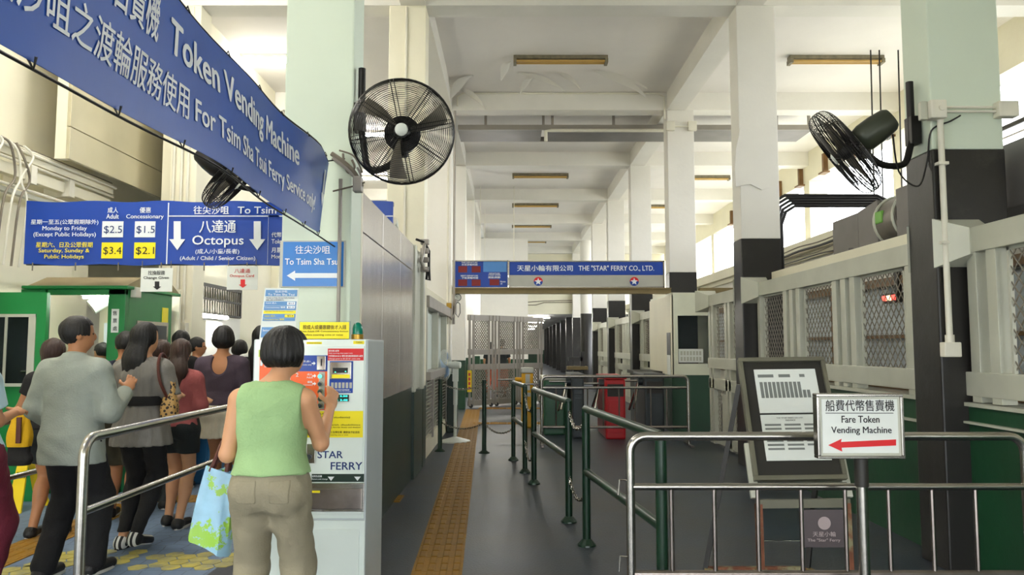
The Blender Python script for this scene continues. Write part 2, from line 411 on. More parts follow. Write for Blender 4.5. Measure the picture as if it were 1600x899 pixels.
            Q[~flip] = Q[~flip][:, ::-1]; F.append(Q)
        F = np.concatenate(F); F = F[(F >= 0).all(1)]
        me = bpy.data.meshes.new(name); me.vertices.add(len(P)); me.vertices.foreach_set('co', P.astype(np.float32).ravel())
        me.loops.add(len(F) * 4); me.loops.foreach_set('vertex_index', F.astype(np.int32).ravel())
        me.polygons.add(len(F)); me.polygons.foreach_set('loop_start', np.arange(0, len(F) * 4, 4, dtype=np.int32))
        me.polygons.foreach_set('loop_total', np.full(len(F), 4, np.int32))
        me.polygons.foreach_set('use_smooth', np.ones(len(F), bool)); me.update(calc_edges=True); me.validate()
        me.materials.append(mat)
        return link(name, me, parent, local=True)

def hand(v, w, d, n, side, s=1.0, curl=0.5, k=0.006):
    """palm, four bent fingers and a thumb; d = finger direction, n = palm normal, side = +1 right / -1 left"""
    d = Vector(d).normalized(); n = Vector(n); n = (n - d * n.dot(d)).normalized(); l = d.cross(n).normalized() * side
    w = Vector(w); A = [[l[i], d[i], n[i]] for i in range(3)]
    v.ell(w + d * 0.045 * s, (0.038 * s, 0.052 * s, 0.015 * s), 0.012, rot=A)
    for off, ln in ((-0.029, 0.055), (-0.010, 0.072), (0.010, 0.078), (0.029, 0.068)):
        a = w + d * 0.085 * s + l * off * s; p = a; dirv = d
        for i, f in enumerate((0.45, 0.3, 0.25)):
            ang = curl * (0.5 + 0.5 * i); dirv = (dirv * math.cos(ang) + n * math.sin(ang)).normalized()
            q = p + dirv * ln * f * s; v.cone(p, q, 0.0088 - 0.001 * i, 0.008 - 0.001 * i, k); p = q
    a = w + d * 0.03 * s + l * 0.03 * s; b = a + (d * 0.5 + l * 0.75 + n * 0.3).normalized() * 0.035 * s; c = b + (d * 0.9 + l * 0.2 + n * 0.5).normalized() * 0.03 * s
    v.cone(a, b, 0.012, 0.0105, 0.01); v.cone(b, c, 0.0105, 0.008, k)

def folds(amp, f=1.0, seed=0.0):
    def g(X, Y, Z):
        return amp * (np.sin(31 * f * X + 9 * np.sin(7 * f * Z + seed) + seed) * 0.5 + np.sin(47 * f * Z + 13 * X * f + 5 * np.sin(19 * f * Y + seed)) * 0.35 + np.sin(23 * f * Y + 17 * f * Z - 11 * X + seed * 2) * 0.4)
    return g

def person(label, loc, rz=0, H=1.65, h=0.009, wide=1.0, hip=1.0, skin=SKIN, head_turn=0.0, elb=((-0.22, 0.0, 1.06), (0.22, 0.0, 1.06)),
           wri=((-0.22, 0.08, 0.84), (0.22, 0.08, 0.84)), feet=((-0.095, 0.0, 0.0), (0.095, 0.0, 0.0)), hdir=(None, None), lift=(0, 0), group=None,
           hair='short', hairmat=HAIR, top=None, legs=None, shoes=C_SHOE, bag=None, thing_name='person', lean=(0.0, 0.0)):
    s = H / 1.65
    root = thing(thing_name, label, 'person', loc, rz, group)
    S = lambda p: (p[0] * s, p[1] * s, p[2] * s)
    lo = (-0.5 * s, -0.34 * s, -0.005); hi = (0.5 * s, 0.46 * s, 1.7 * s)
    W = wide
    torso = [(0.80, 0, 0.0, 0.105 * hip, 0.070), (0.835, 0, -0.006, 0.145 * hip, 0.098), (0.88, 0, -0.012, 0.168 * hip, 0.118), (0.95, 0, -0.005, 0.158 * hip, 0.108), (1.06, 0, 0.0, 0.128 * W, 0.092),
             (1.16, 0, 0.0, 0.142 * W, 0.100), (1.26, 0, 0.0, 0.158 * W, 0.102), (1.32, 0, -0.008, 0.140 * W, 0.080), (1.365, 0, -0.01, 0.080 * W, 0.058)]
    torso = [tuple(x * s for x in t) for t in torso]
    sh = [S((-0.158 * W, -0.012, 1.300)), S((0.158 * W, -0.012, 1.300))]
    el = [S(elb[0]), S(elb[1])]; wr = [S(wri[0]), S(wri[1])]
    hp = [S((-0.083 * hip, 0, 0.84)), S((0.083 * hip, 0, 0.84))]
    an = []; kn = []
    for i in (0, 1):
        f = feet[i]; an.append(S((f[0], f[1] - 0.02, 0.085 + f[2])))
        mid = (Vector(hp[i]) + Vector(an[i])) / 2; D = (Vector(hp[i]) - Vector(an[i])).length; L = 0.79 * s
        bend = math.sqrt(max(L * L - D * D, 0)) / 2 + 0.012
        kn.append(tuple(mid + Vector((0, bend, 0.02 * s))))
    # ---- body
    v = Vox(lo, hi, h)
    v.loft(torso, 0.02, 2.3)
    v.cone(S((0, -0.012, 1.33)), S((lean[0] * 0.8, 0.004 + lean[1] * 0.8, 1.47)), 0.054 * s, 0.048 * s, 0.04)
    for g in (-1, 1): v.cone(S((0, -0.014, 1.368)), S((g * 0.148 * W, -0.012, 1.312)), 0.044 * s, 0.046 * s, 0.04)
    for i in (0, 1):
        g = (-1, 1)[i]
        v.cone(sh[i], el[i], 0.050 * s, 0.036 * s, 0.03); v.cone(el[i], wr[i], 0.037 * s, 0.024 * s, 0.02)
        fd = hdir[i] or tuple(Vector(wr[i]) - Vector(el[i])); fd = Vector(fd).normalized()
        nn = Vector((-g, 0.15, 0)) if abs(fd.x) < 0.8 else Vector((0, 0, -1))
        if abs(fd.y) > 0.6: nn = Vector((-0.5 * g, 0, -0.8))
        hand(v, wr[i], fd, nn, g, s)
        v.cone(hp[i], kn[i], 0.082 * s * hip, 0.054 * s, 0.02); v.cone(kn[i], an[i], 0.054 * s, 0.035 * s, 0.02)
        cm = Vector(kn[i]).lerp(Vector(an[i]), 0.32) + Vector((0, -0.02 * s, 0)); v.ell(cm, (0.05 * s, 0.052 * s, 0.12 * s), 0.04)
        fx, fy, fz = feet[i]; toe = S((fx * 1.15, fy + 0.125, 0.03 + fz * 0.25)); heel = S((fx, fy - 0.045, 0.035 + fz))
        v.cone(heel, toe, 0.034 * s, 0.026 * s, 0.03)
    for g in (-1, 1): v.ell(S((g * 0.07 * hip, -0.065, 0.865)), (0.085 * s, 0.07 * s, 0.085 * s), 0.04)
    ct, st = math.cos(head_turn), math.sin(head_turn); hc = Vector(S((lean[0], 0.012 + lean[1], 1.537)))
    def Hd(x, y, z): return hc + Vector(((x * ct + y * st) * s, (-x * st + y * ct) * s, z * s))
    RH = [[ct, st, 0], [-st, ct, 0], [0, 0, 1]]
    v.ell(Hd(0, -0.008, 0.018), (0.077 * s, 0.096 * s, 0.096 * s), 0.02, rot=RH)
    v.ell(Hd(0, 0.028, -0.045), (0.054 * s, 0.06 * s, 0.068 * s), 0.035, rot=RH)
    v.ell(Hd(0, 0.09, -0.018), (0.013 * s, 0.018 * s, 0.024 * s), 0.012, rot=RH)
    v.ell(Hd(0, 0.082, -0.062), (0.022 * s, 0.01 * s, 0.011 * s), 0.008, rot=RH)
    for g in (-1, 1):
        v.ell(Hd(g * 0.03, 0.086, 0.002), (0.014 * s, 0.01 * s, 0.01 * s), 0, rot=RH, mode='cut')
        v.ell(Hd(g * 0.074, -0.008, -0.01), (0.010 * s, 0.019 * s, 0.031 * s), 0.008, rot=RH)
    v.mesh('body', skin, root)
    eye = MB()
    for g in (-1, 1):
        q = MB(); q.lathe([(0.0005, -0.009), (0.007, -0.006), (0.009, 0), (0.007, 0.006), (0.0005, 0.009)], Hd(g * 0.03, 0.074, 0.002), 10)
        q.build('eye', EYE, root, smooth=True, local=True)
    # ---- hair
    v = Vox((-0.16 * s, -0.2 * s, 0.9 * s), (0.16 * s, 0.2 * s, 1.72 * s), min(h, 0.0075))
    face = {'short': (0.05, 0.02), 'crop': (0.06, -0.01), 'bob': (0.035, -0.09), 'wide_bob': (0.03, -0.075), 'long': (0.03, -0.2), 'mid': (0.03, -0.14)}[hair]
    def keep(X, Y, Z):    # no hair over the face or under the hairline
        dx, dy = X - hc.x, Y - hc.y; ly = (dx * st + dy * ct) / s; lz = (Z - hc.z) / s
        return np.maximum(np.minimum((ly - face[0]), (0.058 - lz)), -lz + face[1] - (0.062 if hair in ('short', 'crop') else 0) * np.clip(-ly / 0.03, 0, 1)) * s
    r = {'short': 1.13, 'crop': 1.12, 'bob': 1.2, 'wide_bob': 1.28, 'long': 1.16, 'mid': 1.16}[hair]
    v.ell(Hd(0, -0.012, 0.022), (0.077 * r * s, 0.093 * r * s, 0.094 * r ** 0.6 * s), 0.02, rot=RH)
    if hair in ('bob', 'wide_bob'):
        v.ell(Hd(0, -0.022, -0.02), (0.083 * r * s, 0.082 * r * s, 0.075 * s), 0.03, rot=RH)
    if hair == 'mid':
        v.cone(Hd(0, -0.03, -0.0), Hd(0, -0.05, -0.14), 0.085 * s, 0.07 * s, 0.03, flat=0.8)
    v.clip(keep)
    if hair == 'long':
        v.cone(Hd(0.0, -0.045, 0.0), Hd(0.0, -0.10, -0.16), 0.078 * s, 0.085 * s, 0.03, flat=0.6)
        v.cone(Hd(0.0, -0.10, -0.16), Hd(-0.02, -0.125, -0.36), 0.085 * s, 0.045 * s, 0.04, flat=0.45)
        v.cone(Hd(-0.05, -0.095, -0.16), Hd(-0.07, -0.115, -0.42), 0.04 * s, 0.022 * s, 0.03, flat=0.6)
    v.field(lambda X, Y, Z: 0.0022 * np.sin(7 * np.arctan2(X - hc.x, Y - hc.y + 0.03) * 3 + 6 * Z) + 0.0016 * np.sin(95 * X + 3 * Z * 9))
    v.mesh('hair', hairmat, root)
    # ---- legs clothing
    if legs:
        kind = legs['kind']; mt = legs['mat']; z1 = legs.get('waist', 0.98) * s; v = Vox(lo, hi, h); lo_ = legs.get('loose', 0.018)
        pel = [(z, x, y, a + 0.010 + lo_ * 0.3, b + 0.010 + lo_ * 0.3) for z, x, y, a, b in torso if z <= z1 + 0.06 * s]
        if kind in ('pants', 'shorts'):
            v.loft(pel, 0.02, 2.3)
            end = legs.get('end', 0.06)
            for i in (0, 1):
                kz = kn[i]; v.cone((hp[i][0] * 1.08, hp[i][1], hp[i][2]), kz, 0.084 * s * hip + lo_, 0.062 * s + lo_, 0.05)
                if kind == 'pants': v.cone(kz, (Vector(kz).lerp(Vector(an[i]), 1.0)), 0.060 * s + lo_, legs.get('cuff', 0.050) * s + lo_ * 0.7, 0.03)
                if kind == 'pants': cm = Vector(kz).lerp(Vector(an[i]), 0.32) + Vector((0, -0.02 * s, 0)); v.ell(cm, (0.054 * s + lo_ * 0.5, 0.056 * s + lo_ * 0.5, 0.14 * s), 0.04)
                v.ell((hp[i][0] * 0.85, -0.066 * s, 0.862 * s), (0.09 * s + lo_ * 0.4, 0.074 * s, 0.09 * s), 0.03)
            v.field(folds(legs.get('fold', 0.003), 1.0, 1.3))
            v.clip(lambda X, Y, Z: np.maximum(Z - z1, end * s - Z))
        else:
            z0 = legs['end'] * s; fl = legs.get('flare', 1.15)
            lv = [(z, x, y, a + 0.012, b + 0.012) for z, x, y, a, b in torso if 0.87 * s <= z <= z1]
            a0, b0 = 0.178 * s * hip, 0.128 * s; lv = [l for l in lv if l[0] > 0.9 * s] + [(0.86 * s, 0, -0.01, a0, b0), (z0, 0, 0, a0 * fl, b0 * fl * 1.05)]
            v.loft(lv, 0.02, 2.2, wrap=lambda X, Y, Z: 0.007 * np.sin(15 * np.arctan2(X, Y) + 4 * Z) * np.clip((0.95 * s - Z) / (0.25 * s), 0, 1))
            for g in (-1, 1): v.ell(S((g * 0.07 * hip, -0.065, 0.865)), (0.098 * s, 0.084 * s, 0.1 * s), 0.04)
            v.ell((0, -0.04 * s, z0 - 0.03), (a0 * fl - 0.02, b0 * fl - 0.01, 0.05), 0, mode='cut')
        nm = {'pants': 'trousers', 'shorts': 'shorts', 'skirt': 'skirt'}[kind]
        v.mesh(nm, mt, root)
        if legs.get('pockets'):
            base = v.V.copy()
            for g in (-1, 1):
                v.V = base - 0.003
                v.clip(lambda X, Y, Z: np.maximum(np.maximum(np.abs(X - g * 0.077 * s) - 0.048 * s, np.abs(Z - (0.885 + 0.015 * np.sign(X * g - 0.077 * s) * 0) * s) - 0.052 * s - 0.1 * (0.05 - np.abs(X - g * 0.077 * s)) * (Z < 0.885 * s)), Y + 0.02))
                v.mesh('pocket', mt, root)
            v.V = base - 0.0035; v.clip(lambda X, Y, Z: np.abs(Z - z1 + 0.022) - 0.019); v.mesh('waistband', mt, root)
    # ---- top
    if top:
        z0 = top.get('hem', 0.92) * s; L_ = top.get('loose', 0.015); slv = top.get('sleeve', 0.6); v = Vox(lo, hi, h); fl = top.get('flare', 0.0)
        lv = [(z, x, y, a + 0.008 + L_, b + 0.008 + L_) for z, x, y, a, b in torso if z >= max(z0, 0.87 * s)]
        if z0 < 0.87 * s: lv += [(0.87 * s, 0, -0.01, 0.172 * s * hip + L_ + fl * 0.4, 0.122 * s + L_ + fl * 0.4), (z0, 0, 0, 0.172 * s * hip + L_ + fl, 0.122 * s + L_ + fl)]
        else: lv += [(z0, 0, -0.005, np.interp(z0, [t[0] for t in torso], [t[3] for t in torso]) + L_ + 0.012 + fl, np.interp(z0, [t[0] for t in torso], [t[4] for t in torso]) + L_ + 0.014 + fl)]
        if top.get('straight'): lv = [(z, x, y, max(a, top['straight'] * s if z < 1.3 * s else a), max(b, 0.115 * s if z < 1.3 * s else b)) for z, x, y, a, b in lv]
        v.loft(lv, 0.02, 2.3)
        shw = top.get('shoulder', 1.0)
        for g in (-1, 1): v.cone(S((0, -0.014, 1.365)), S((g * 0.145 * W * shw, -0.012, 1.310)), 0.047 * s + L_ * 0.5, 0.052 * s + L_ * 0.5, 0.04)
        if slv > 0:
            for i in (0, 1):
                sl = top.get('sloose', L_)
                if slv <= 1: v.cone(sh[i], el[i], 0.054 * s + sl, 0.042 * s + sl, 0.035, clip=slv)
                else:
                    v.cone(sh[i], el[i], 0.054 * s + sl, 0.044 * s + sl, 0.03); v.cone(el[i], wr[i], 0.045 * s + sl, 0.034 * s + sl * 0.6, 0.03, clip=slv - 1)
        v.field(folds(top.get('fold', 0.0025), top.get('ff', 1.0), top.get('seed', 0.4)))
        if top.get('gather'):   # fine vertical gathers
            v.field(lambda X, Y, Z: 0.003 * np.sin(16 * np.arctan2(X, Y + 0.02)))
        if slv == 0:            # armholes of a sleeveless top
            ax_ = top.get('armhole', 0.158) * W * s
            v.clip(lambda X, Y, Z: np.where(Z > 1.16 * s, np.abs(X) - ax_ - 0.12 * np.maximum(1.20 * s - Z, 0), -1))
        nz = top.get('neck', 1.375) * s
        v.clip(lambda X, Y, Z: z0 - Z)
        if top.get('scoop'):
            v.ell(S((0, -0.16, 1.33)), (0.085 * s, 0.13 * s, top['scoop'] * s), 0, mode='cut')
            v.ell(S((0, -0.0, 1.42)), (0.10 * s, 0.11 * s, 0.075 * s), 0, mode='cut')
        elif top.get('collar'):
            v.cone(S((0, -0.02, 1.35)), S((0, -0.012, 1.405)), 0.078 * s, 0.066 * s, 0.03, clip=0.99)
        else: v.ell(S((0, 0.02, nz / s + 0.03)), (0.088 * s, 0.095 * s, 0.06 * s), 0, mode='cut')
        v.mesh(top.get('name', 'shirt'), top['mat'], root)
        if top.get('belt'):
            bz = top['belt']; q = Vox(lo, hi, h); aa = float(np.interp(bz * s, [t[0] for t in torso], [t[3] for t in torso])) + L_ + 0.022; bb = float(np.interp(bz * s, [t[0] for t in torso], [t[4] for t in torso])) + L_ + 0.022
            q.loft([((bz - 0.035) * s, 0, 0, aa, bb), ((bz + 0.035) * s, 0, 0, aa, bb)], 0, 2.3); q.mesh('belt', C_BLACK, root)
    # ---- shoes
    for i in (0, 1):
        fx, fy, fz = feet[i]
        v = Vox((fx * s - 0.09, fy * s - 0.14, -0.006), (fx * s * 1.3 + 0.09, fy * s + 0.24, fz * s + 0.14), min(h, 0.009))
        toe = S((fx * 1.15, fy + 0.135, 0.034 + fz * 0.25)); heel = S((fx, fy - 0.05, 0.04 + fz))
        v.cone(heel, toe, 0.044 * s, 0.034 * s, 0.02); v.cone(heel, S((fx, fy - 0.03, 0.075 + fz)), 0.043 * s, 0.043 * s, 0.03, clip=1.0)
        if fz == 0: v.clip(lambda X, Y, Z: 0.003 - Z)
        sh_ = v.mesh('shoe', shoes, root)
        q = MB()
        if fz == 0:
            n = 14; pts = []
            for a in range(n):
                t = 2 * math.pi * a / n; pts.append((fx * 1.08 * s + 0.045 * s * math.cos(t), fy * s + 0.04 * s + 0.135 * s * math.sin(t)))
            q.prism(pts, 'z', 0.0, 0.018); q.build('sole', C_SOLE if shoes is C_SHOE else C_BLACK, sh_, local=True)
    return root

# ------------------------------------------------------------------ the setting
CY = [5.25 + 4.43 * i for i in range(-2, 8)]          # fronts of the column rows
COLD = 0.35
def struct(name, mb, mat, parent=None, **k):
    if parent is None: k['kind'] = 'structure'
    return mb.build(name, mat, parent, **k)
struct('floor', MB().box(-2.0, 9.5, -5, 72, -0.12, 0), FLOORM)
struct('floor_left', MB().box(-7.2, -2.0, -5, 72, -0.12, 0), HEXF)
struct('ground_outside', MB().box(-120, 120, -120, 160, -0.3, -0.14), M('quay_concrete', (150, 150, 146), 0.8))  # unseen ground, added to keep sky light from below off the ceiling
ceil = struct('ceiling', MB().box(-7.2, 7.7, -5, 36.6, 6.27, 6.42), CEIL)
for i, y in enumerate(CY):                             # cross beams and the rows of columns
    struct('beam', MB().box(-5.4, 7.3, y, y + COLD, 5.93, 6.27), WHITE)
struct('beam', MB().box(2.93, 3.28, -5, 36.3, 5.932, 6.27), WHITE)
struct('beam', MB().box(-1.43, -1.1, -5, 36.3, 5.932, 6.27), WHITE)
struct('beam', MB().box(7.3, 7.65, -5, 36.3, 5.55, 6.27), CREAM)
def column(x0, x1, y, dado_z, dado_m, mat=WHITE, ztop=5.93, nm='column'):
    c = MB().box(x0, x1, y, y + COLD, dado_z, ztop).build(nm, mat, None, bevel=0.012, kind='structure')
    e = 0.004
    MB().box(x0 - e, x1 + e, y - e, y + COLD + e, 0, dado_z).build('painted_base', dado_m, c, bevel=0.012)
    return c
colsR = []; colsL = []
for i, y in enumerate(CY):
    m = MINT if i in (1, 2) else WHITE
    if i == 8:
        c = MB().cyl((3.15, y + 0.2, 2.87), (3.15, y + 0.2, 5.93), 0.24, 24).build('round_column', WHITE, None, smooth=True, kind='structure')
        MB().cyl((3.15, y + 0.2, 0), (3.15, y + 0.2, 2.87), 0.243, 24).build('painted_base', BLACKP, c, smooth=True)
    else: colsR.append(column(2.93, 3.43, y, 2.87, BLACKP, m))
    colsL.append(column(-1.58, -1.1, y, 1.0 if i < 4 else 1.17, GREENP if i > 3 else DKGREEN, MINT if i in (1, 2) else CREAM if i == 3 else WHITE))
    struct('outer_column', MB().box(7.3, 7.75, y, y + COLD, 0, 5.55), CREAM, bevel=0.01)
struct('light_blocker_back', MB().box(-7.2, 7.7, -5.2, -5.0, 2.6, 6.4).box(-7.2, -5.35, -5.2, -5, 0, 3.4), CREAM)  # unseen wall added to cut the light coming in behind the viewer
struct('light_blocker_right', MB().box(7.4, 7.6, -5.0, 5.0, 0, 5.6), CREAM)  # unseen wall, added to keep side daylight off the near columns
# far end: a wall above a lower passage, dark columns marching on
struct('wall_far', MB().box(-7.2, 9.5, 36.62, 36.9, 3.05, 6.4), CREAM)
struct('ceiling_passage', MB().box(-3, 6, 36.9, 70, 3.05, 3.2), CEIL)
struct('wall_passage_end', MB().box(-3, 6, 68, 68.3, 1.2, 3.05), WHITE)
struct('wall_passage_end_base', MB().box(-3, 6, 67.95, 68.3, 0, 1.2), GREENP)
struct('wall_passage_right', MB().box(5.6, 5.8, 36.9, 68, 0, 3.05), DKGREEN)
for k in range(7):
    y = 40.7 + 4.43 * k
    struct('passage_column', MB().box(2.93, 3.43, y, y + COLD, 0, 3.05), BLACKP, bevel=0.012)
struct('wall_passage_left', MB().box(-1.9, -1.7, 24, 68, 1.17, 3.05), CREAM)
struct('wall_passage_left_base', MB().box(-1.91, -1.69, 24, 68, 0, 1.17), GREENP)
struct('wall_behind_gate', MB().box(-1.7, 0.7, 31, 31.2, 1.0, 5.9), WHITE)
struct('wall_behind_gate_base', MB().box(-1.7, 0.7, 30.98, 31.2, 0, 1.0), GREENP)
# lines of conduit on the far wall
cb = MB()
for dz, pts in ((0, [(-1.6, 3.62), (0.6, 3.6), (1.6, 3.68), (3.6, 3.72)]), (0.1, [(-1.6, 3.46), (1.2, 3.48), (1.6, 3.6), (3.6, 3.62)])):
    cb.tube([(x, 36.58, z) for x, z in pts], 0.018, 5)
o = cb.build('wall_cable', CABLEG, None, label='grey cable pair run along the far end wall above the passage', category='cable')

# left wall of the waiting side
struct('wall_left', MB().box(-5.55, -5.35, -1, 9.68, 0, 6.27), CREAM)
wl = struct('wall_left_beyond', MB().box(-4.62, -4.42, 10.03, 14.1, 2.42, 6.27).box(-4.62, -4.42, 10.03, 14.1, 0, 1.35).box(-4.62, -4.42, 12.55, 14.1, 1.35, 2.42), CREAM)
struct('wall_left_end', MB().box(-7.1, -1.58, 27.0, 27.2, 0, 6.27), WHITE)
struct('wall_left_far', MB().box(-4.8, -4.6, 14.45, 36.6, 2.7, 6.27), CREAM)
lc1 = struct('left_column', MB().box(-4.36, -4.02, 9.68, 10.03, 0, 5.93), CREAM, bevel=0.01)
lc2 = struct('left_column', MB().box(-4.8, -4.28, 14.1, 14.45, 0, 5.93), CREAM, bevel=0.01)
struct('left_column', MB().box(-5.36, -5.16, 6.9, 7.15, 0, 6.27), CREAM, bevel=0.01)
struct('outer_wall_left', MB().box(-7.2, -7.0, -1, 27.1, 0, 6.27), CREAM)

# right dado wall, corridor wall and eaves behind the mesh screens
dw = struct('wall_right', MB().box(3.1, 3.26, -2, 5.25, 0, 1.1), GREENP)
MB().box(3.06, 3.3, -2, 5.25, 0.985, 1.0).build('ledge', GREYF, dw); MB().box(3.07, 3.3, -2, 5.25, 1.1, 1.125).build('coping', GREYF, dw)
dw = struct('wall_right', MB().box(3.1, 3.26, 5.6, 9.68, 0, 1.1), GREENP)
MB().box(3.07, 3.3, 5.6, 9.68, 1.1, 1.13).build('coping', GREYF, dw); MB().box(3.075, 3.1, 5.6, 9.68, 0.93, 0.95).build('ledge', GREYF, dw)
cw = struct('corridor_wall', MB().box(5.5, 5.7, -2, 36, 0, 0.9).box(5.5, 5.7, -2, 36, 2.5, 3.1), WHITE)
for k in range(9):
    y = 1.4 + 2.9 * k
    MB().box(5.47, 5.72, y, y + 0.12, 0.9, 2.5).build('window_post', BROWN, cw)
    MB().box(5.47, 5.72, y + 0.12, y + 2.9, 0.9, 1.0).box(5.47, 5.72, y + 0.12, y + 2.9, 2.38, 2.5).box(5.5, 5.6, y + 0.12, y + 2.9, 1.62, 1.67).build('window_rail', BROWN, cw)
    MB().box(5.6, 5.64, y + 0.12, y + 2.9, 1.0, 2.38).build('pane', BLUEW, cw)
eave = struct('eave_beam', MB().box(5.3, 5.75, -2, 36, 3.2, 3.42).box(5.42, 5.75, -2, 36, 3.1, 3.2), CREAM)
struct('canopy_beam', MB().box(5.75, 7.3, -2, 36, 3.3, 3.36), CREAM)

# peeling paint on the ceiling, cracked patch of paint on a column
def flake(px, py, w, l, ang, name='paint_flake'):
    y = atz(px, py, 6.27); mb = MB(); n = 6; vs = []; fs = []; ca, sa = math.cos(ang), math.sin(ang)
    for i in range(n + 1):
        t = i / n; ww = w * math.sin(math.pi * min(max(t, .06), .94)); z = -0.01 - 0.15 * t * t * w / 0.12
        for j in (-1, 0, 1):
            u = (t - .5) * l; v_ = j * ww * 0.5 + 0.15 * w * math.sin(5 * t); vs.append((y.x + u * ca - v_ * sa, y.y + u * sa + v_ * ca, 6.268 + z - (0.02 if j == 0 else 0)))
    for i in range(n):
        for j in range(2): fs.append((i * 3 + j, i * 3 + j + 1, i * 3 + j + 4, i * 3 + j + 3))
    mb.add(vs, fs); mb.build(name, WHITE, ceil, smooth=True)
for f in ((718, 125, .22, .75, 2.3), (737, 138, .3, .5, 0.2), (790, 100, .16, .4, 2.1), (823, 124, .14, .45, 2.2), (845, 114, .24, .8, 0.1), (888, 113, .22, .4, 0.2), (968, 112, .34, .9, 0.15), (980, 119, .16, .7, 0.1)): flake(*f)
pp = [(1157, 200), (1180, 197), (1194, 193), (1198, 230), (1201, 262), (1203, 293), (1190, 297), (1172, 288), (1150, 292), (1148, 262), (1150, 232)]
q = [aty(x, y, 9.676) for x, y in pp]
MB().prism([(p.x, p.z) for p in q], 'y', 9.665, 9.6765).build('paint_patch', WHITE, [c for c in colsR if abs(c.data.vertices[0].co.y - 9.68) < 0.5][0])

# tactile paving of yellow tiles with raised bars
def tile_mesh():
    mb = MB().box(-0.168, 0.168, -0.168, 0.168, 0, 0.006)
    for i in range(4):
        x = -0.126 + 0.084 * i
        for y0, y1 in ((-0.158, -0.006), (0.006, 0.158)):
            vs = [(x + sx * w, y, z) for z, w, e in ((0.006, 0.026, 0), (0.012, 0.018, 0.006)) for sx in (-1, 1) for y in (y0 + e, y1 - e)]
            mb.add(vs, [(4, 5, 7, 6), (0, 1, 5, 4), (2, 6, 7, 3), (0, 4, 6, 2), (1, 3, 7, 5)])
    return mb
t0 = tile_mesh().build('tile', YEL)
tme = t0.data; bpy.data.objects.remove(t0)
def strip(parent, pts, rz):
    for i, p in enumerate(pts):
        o = link('tile', tme, parent, local=True); o.matrix_parent_inverse = wm(parent).inverted(); o.location = (p[0], p[1], 0); o.rotation_euler = (0, 0, rz)
ts = thing('tactile_paving', 'yellow ribbed guide path of paving tiles down the grey hall floor', 'paving', (-0.5, 5, 0))
strip(ts, [(-0.465 - 0.031 * (0.34 * k), 4.4 + 0.34 * k) for k in range(42)], 0.031)
strip(ts, [(-0.95 + 0.34 * k + 0.34 * (k > -1) * 0, 18.85) for k in (-3, -2, -1, 1, 2, 3, 4, 5)], math.pi / 2)
strip(ts, [(-0.92 + 0.34 * k, 15.2) for k in (-3, -2, -1, 1, 2, 3, 4)], math.pi / 2)
ts = thing('tactile_paving', 'yellow ribbed guide path turning a corner behind the queueing people', 'paving', (-3.62, 6, 0))
strip(ts, [(-3.62, 3.9 + 0.34 * k) for k in range(11)], 0)
strip(ts, [(-3.96 + 0.34 * k, 7.72) for k in range(9)], math.pi / 2)
# painted hexagon patches
def hexpatch(cx, cy, nx, ny, lab):
    r = 0.075; g = thing('hexagon_patch', lab, 'floor marking', (cx, cy, 0))
    for i in range(nx):
        for j in range(ny):
            if (i * 7 + j * 5 + nx) % 11 == 0: continue
            x = cx + (i - nx / 2) * r * 1.5; y = cy + (j - ny / 2 + 0.5 * (i % 2)) * r * 1.73
            MB().prism([(x + r * .93 * math.cos(math.pi / 3 * k), y + r * .93 * math.sin(math.pi / 3 * k)) for k in range(6)], 'z', 0.0005, 0.004).build('hexagon', HEXY, g)
HEXY = M('worn_yellow', (190, 176, 84), 0.6, var=0.2, scale=8, col2=(120, 126, 118), th=(0.42, 0.66))
hexpatch(-2.95, 5.62, 6, 3, 'worn yellow hexagon patch on floor between man in blazer and woman in grey')
hexpatch(-2.2, 5.55, 6, 3, 'worn yellow hexagon patch on floor below the light blue shopping bag')
hexpatch(-3.2, 5.3, 3, 2, 'worn yellow hexagon patch on floor at feet of the man in grey blazer')

# ------------------------------------------------------------------ ceiling lamps and hanging tray
def lamp(x, y, lit, label, w=1.55, z=6.2):
    t = thing('ceiling_lamp', label, 'lamp', (x, y, z), 0, 'fluorescent ceiling lamps')
    MB().box(x - w / 2, x + w / 2, y - 0.07, y + 0.07, z + 0.01, z + 0.07).build('fitting', FIXT if not lit else WHITE, t, bevel=0.008)
    MB().box(x - w / 2, x - w / 2 + 0.05, y - 0.09, y + 0.09, z - 0.06, z + 0.01).box(x + w / 2 - 0.05, x + w / 2, y - 0.09, y + 0.09, z - 0.06, z + 0.01).build('end_cap', FIXT, t)
    for dy in (-0.045, 0.045):
        MB().cyl((x - w / 2 + 0.05, y + dy, z - 0.025), (x + w / 2 - 0.05, y + dy, z - 0.025), 0.022, 10).build('tube', LIT if lit else TUBEOFF, t, smooth=True)
mids = [CY[i] + 0.35 + 2.04 for i in range(10)]
names = {3: 'in the bay of peeling paint', 5: 'second down the hall, beyond the hanging tray', 6: 'third down the hall', 7: 'fourth down the hall', 8: 'fifth and farthest down the hall'}
for i, y in enumerate(mids):
    if i in names: lamp(0.82, y + (0.25 if i == 3 else 0), False, 'unlit amber stained fluorescent lamp ' + names[i])
rn = {3: 'right of centre beside hanging wires', 5: 'seen low between the right columns', 6: 'deep in the right bay'}
for i in rn: lamp(5.35, mids[i] + 0.25, False, 'unlit grey fluorescent lamp ' + rn[i])
for i, nn in ((1, 'overhead near the viewer in the left bay'), (2, 'overhead above the big blue banner'), (3, 'glowing beside the mint column above the banner'), (4, 'glowing through the guard of the big fan'), (5, 'glowing low behind the rim of the big fan')):
    lamp(-3.5 if i > 3 else -3.7, mids[i] + 0.2, True, 'lit white fluorescent lamp ' + nn)
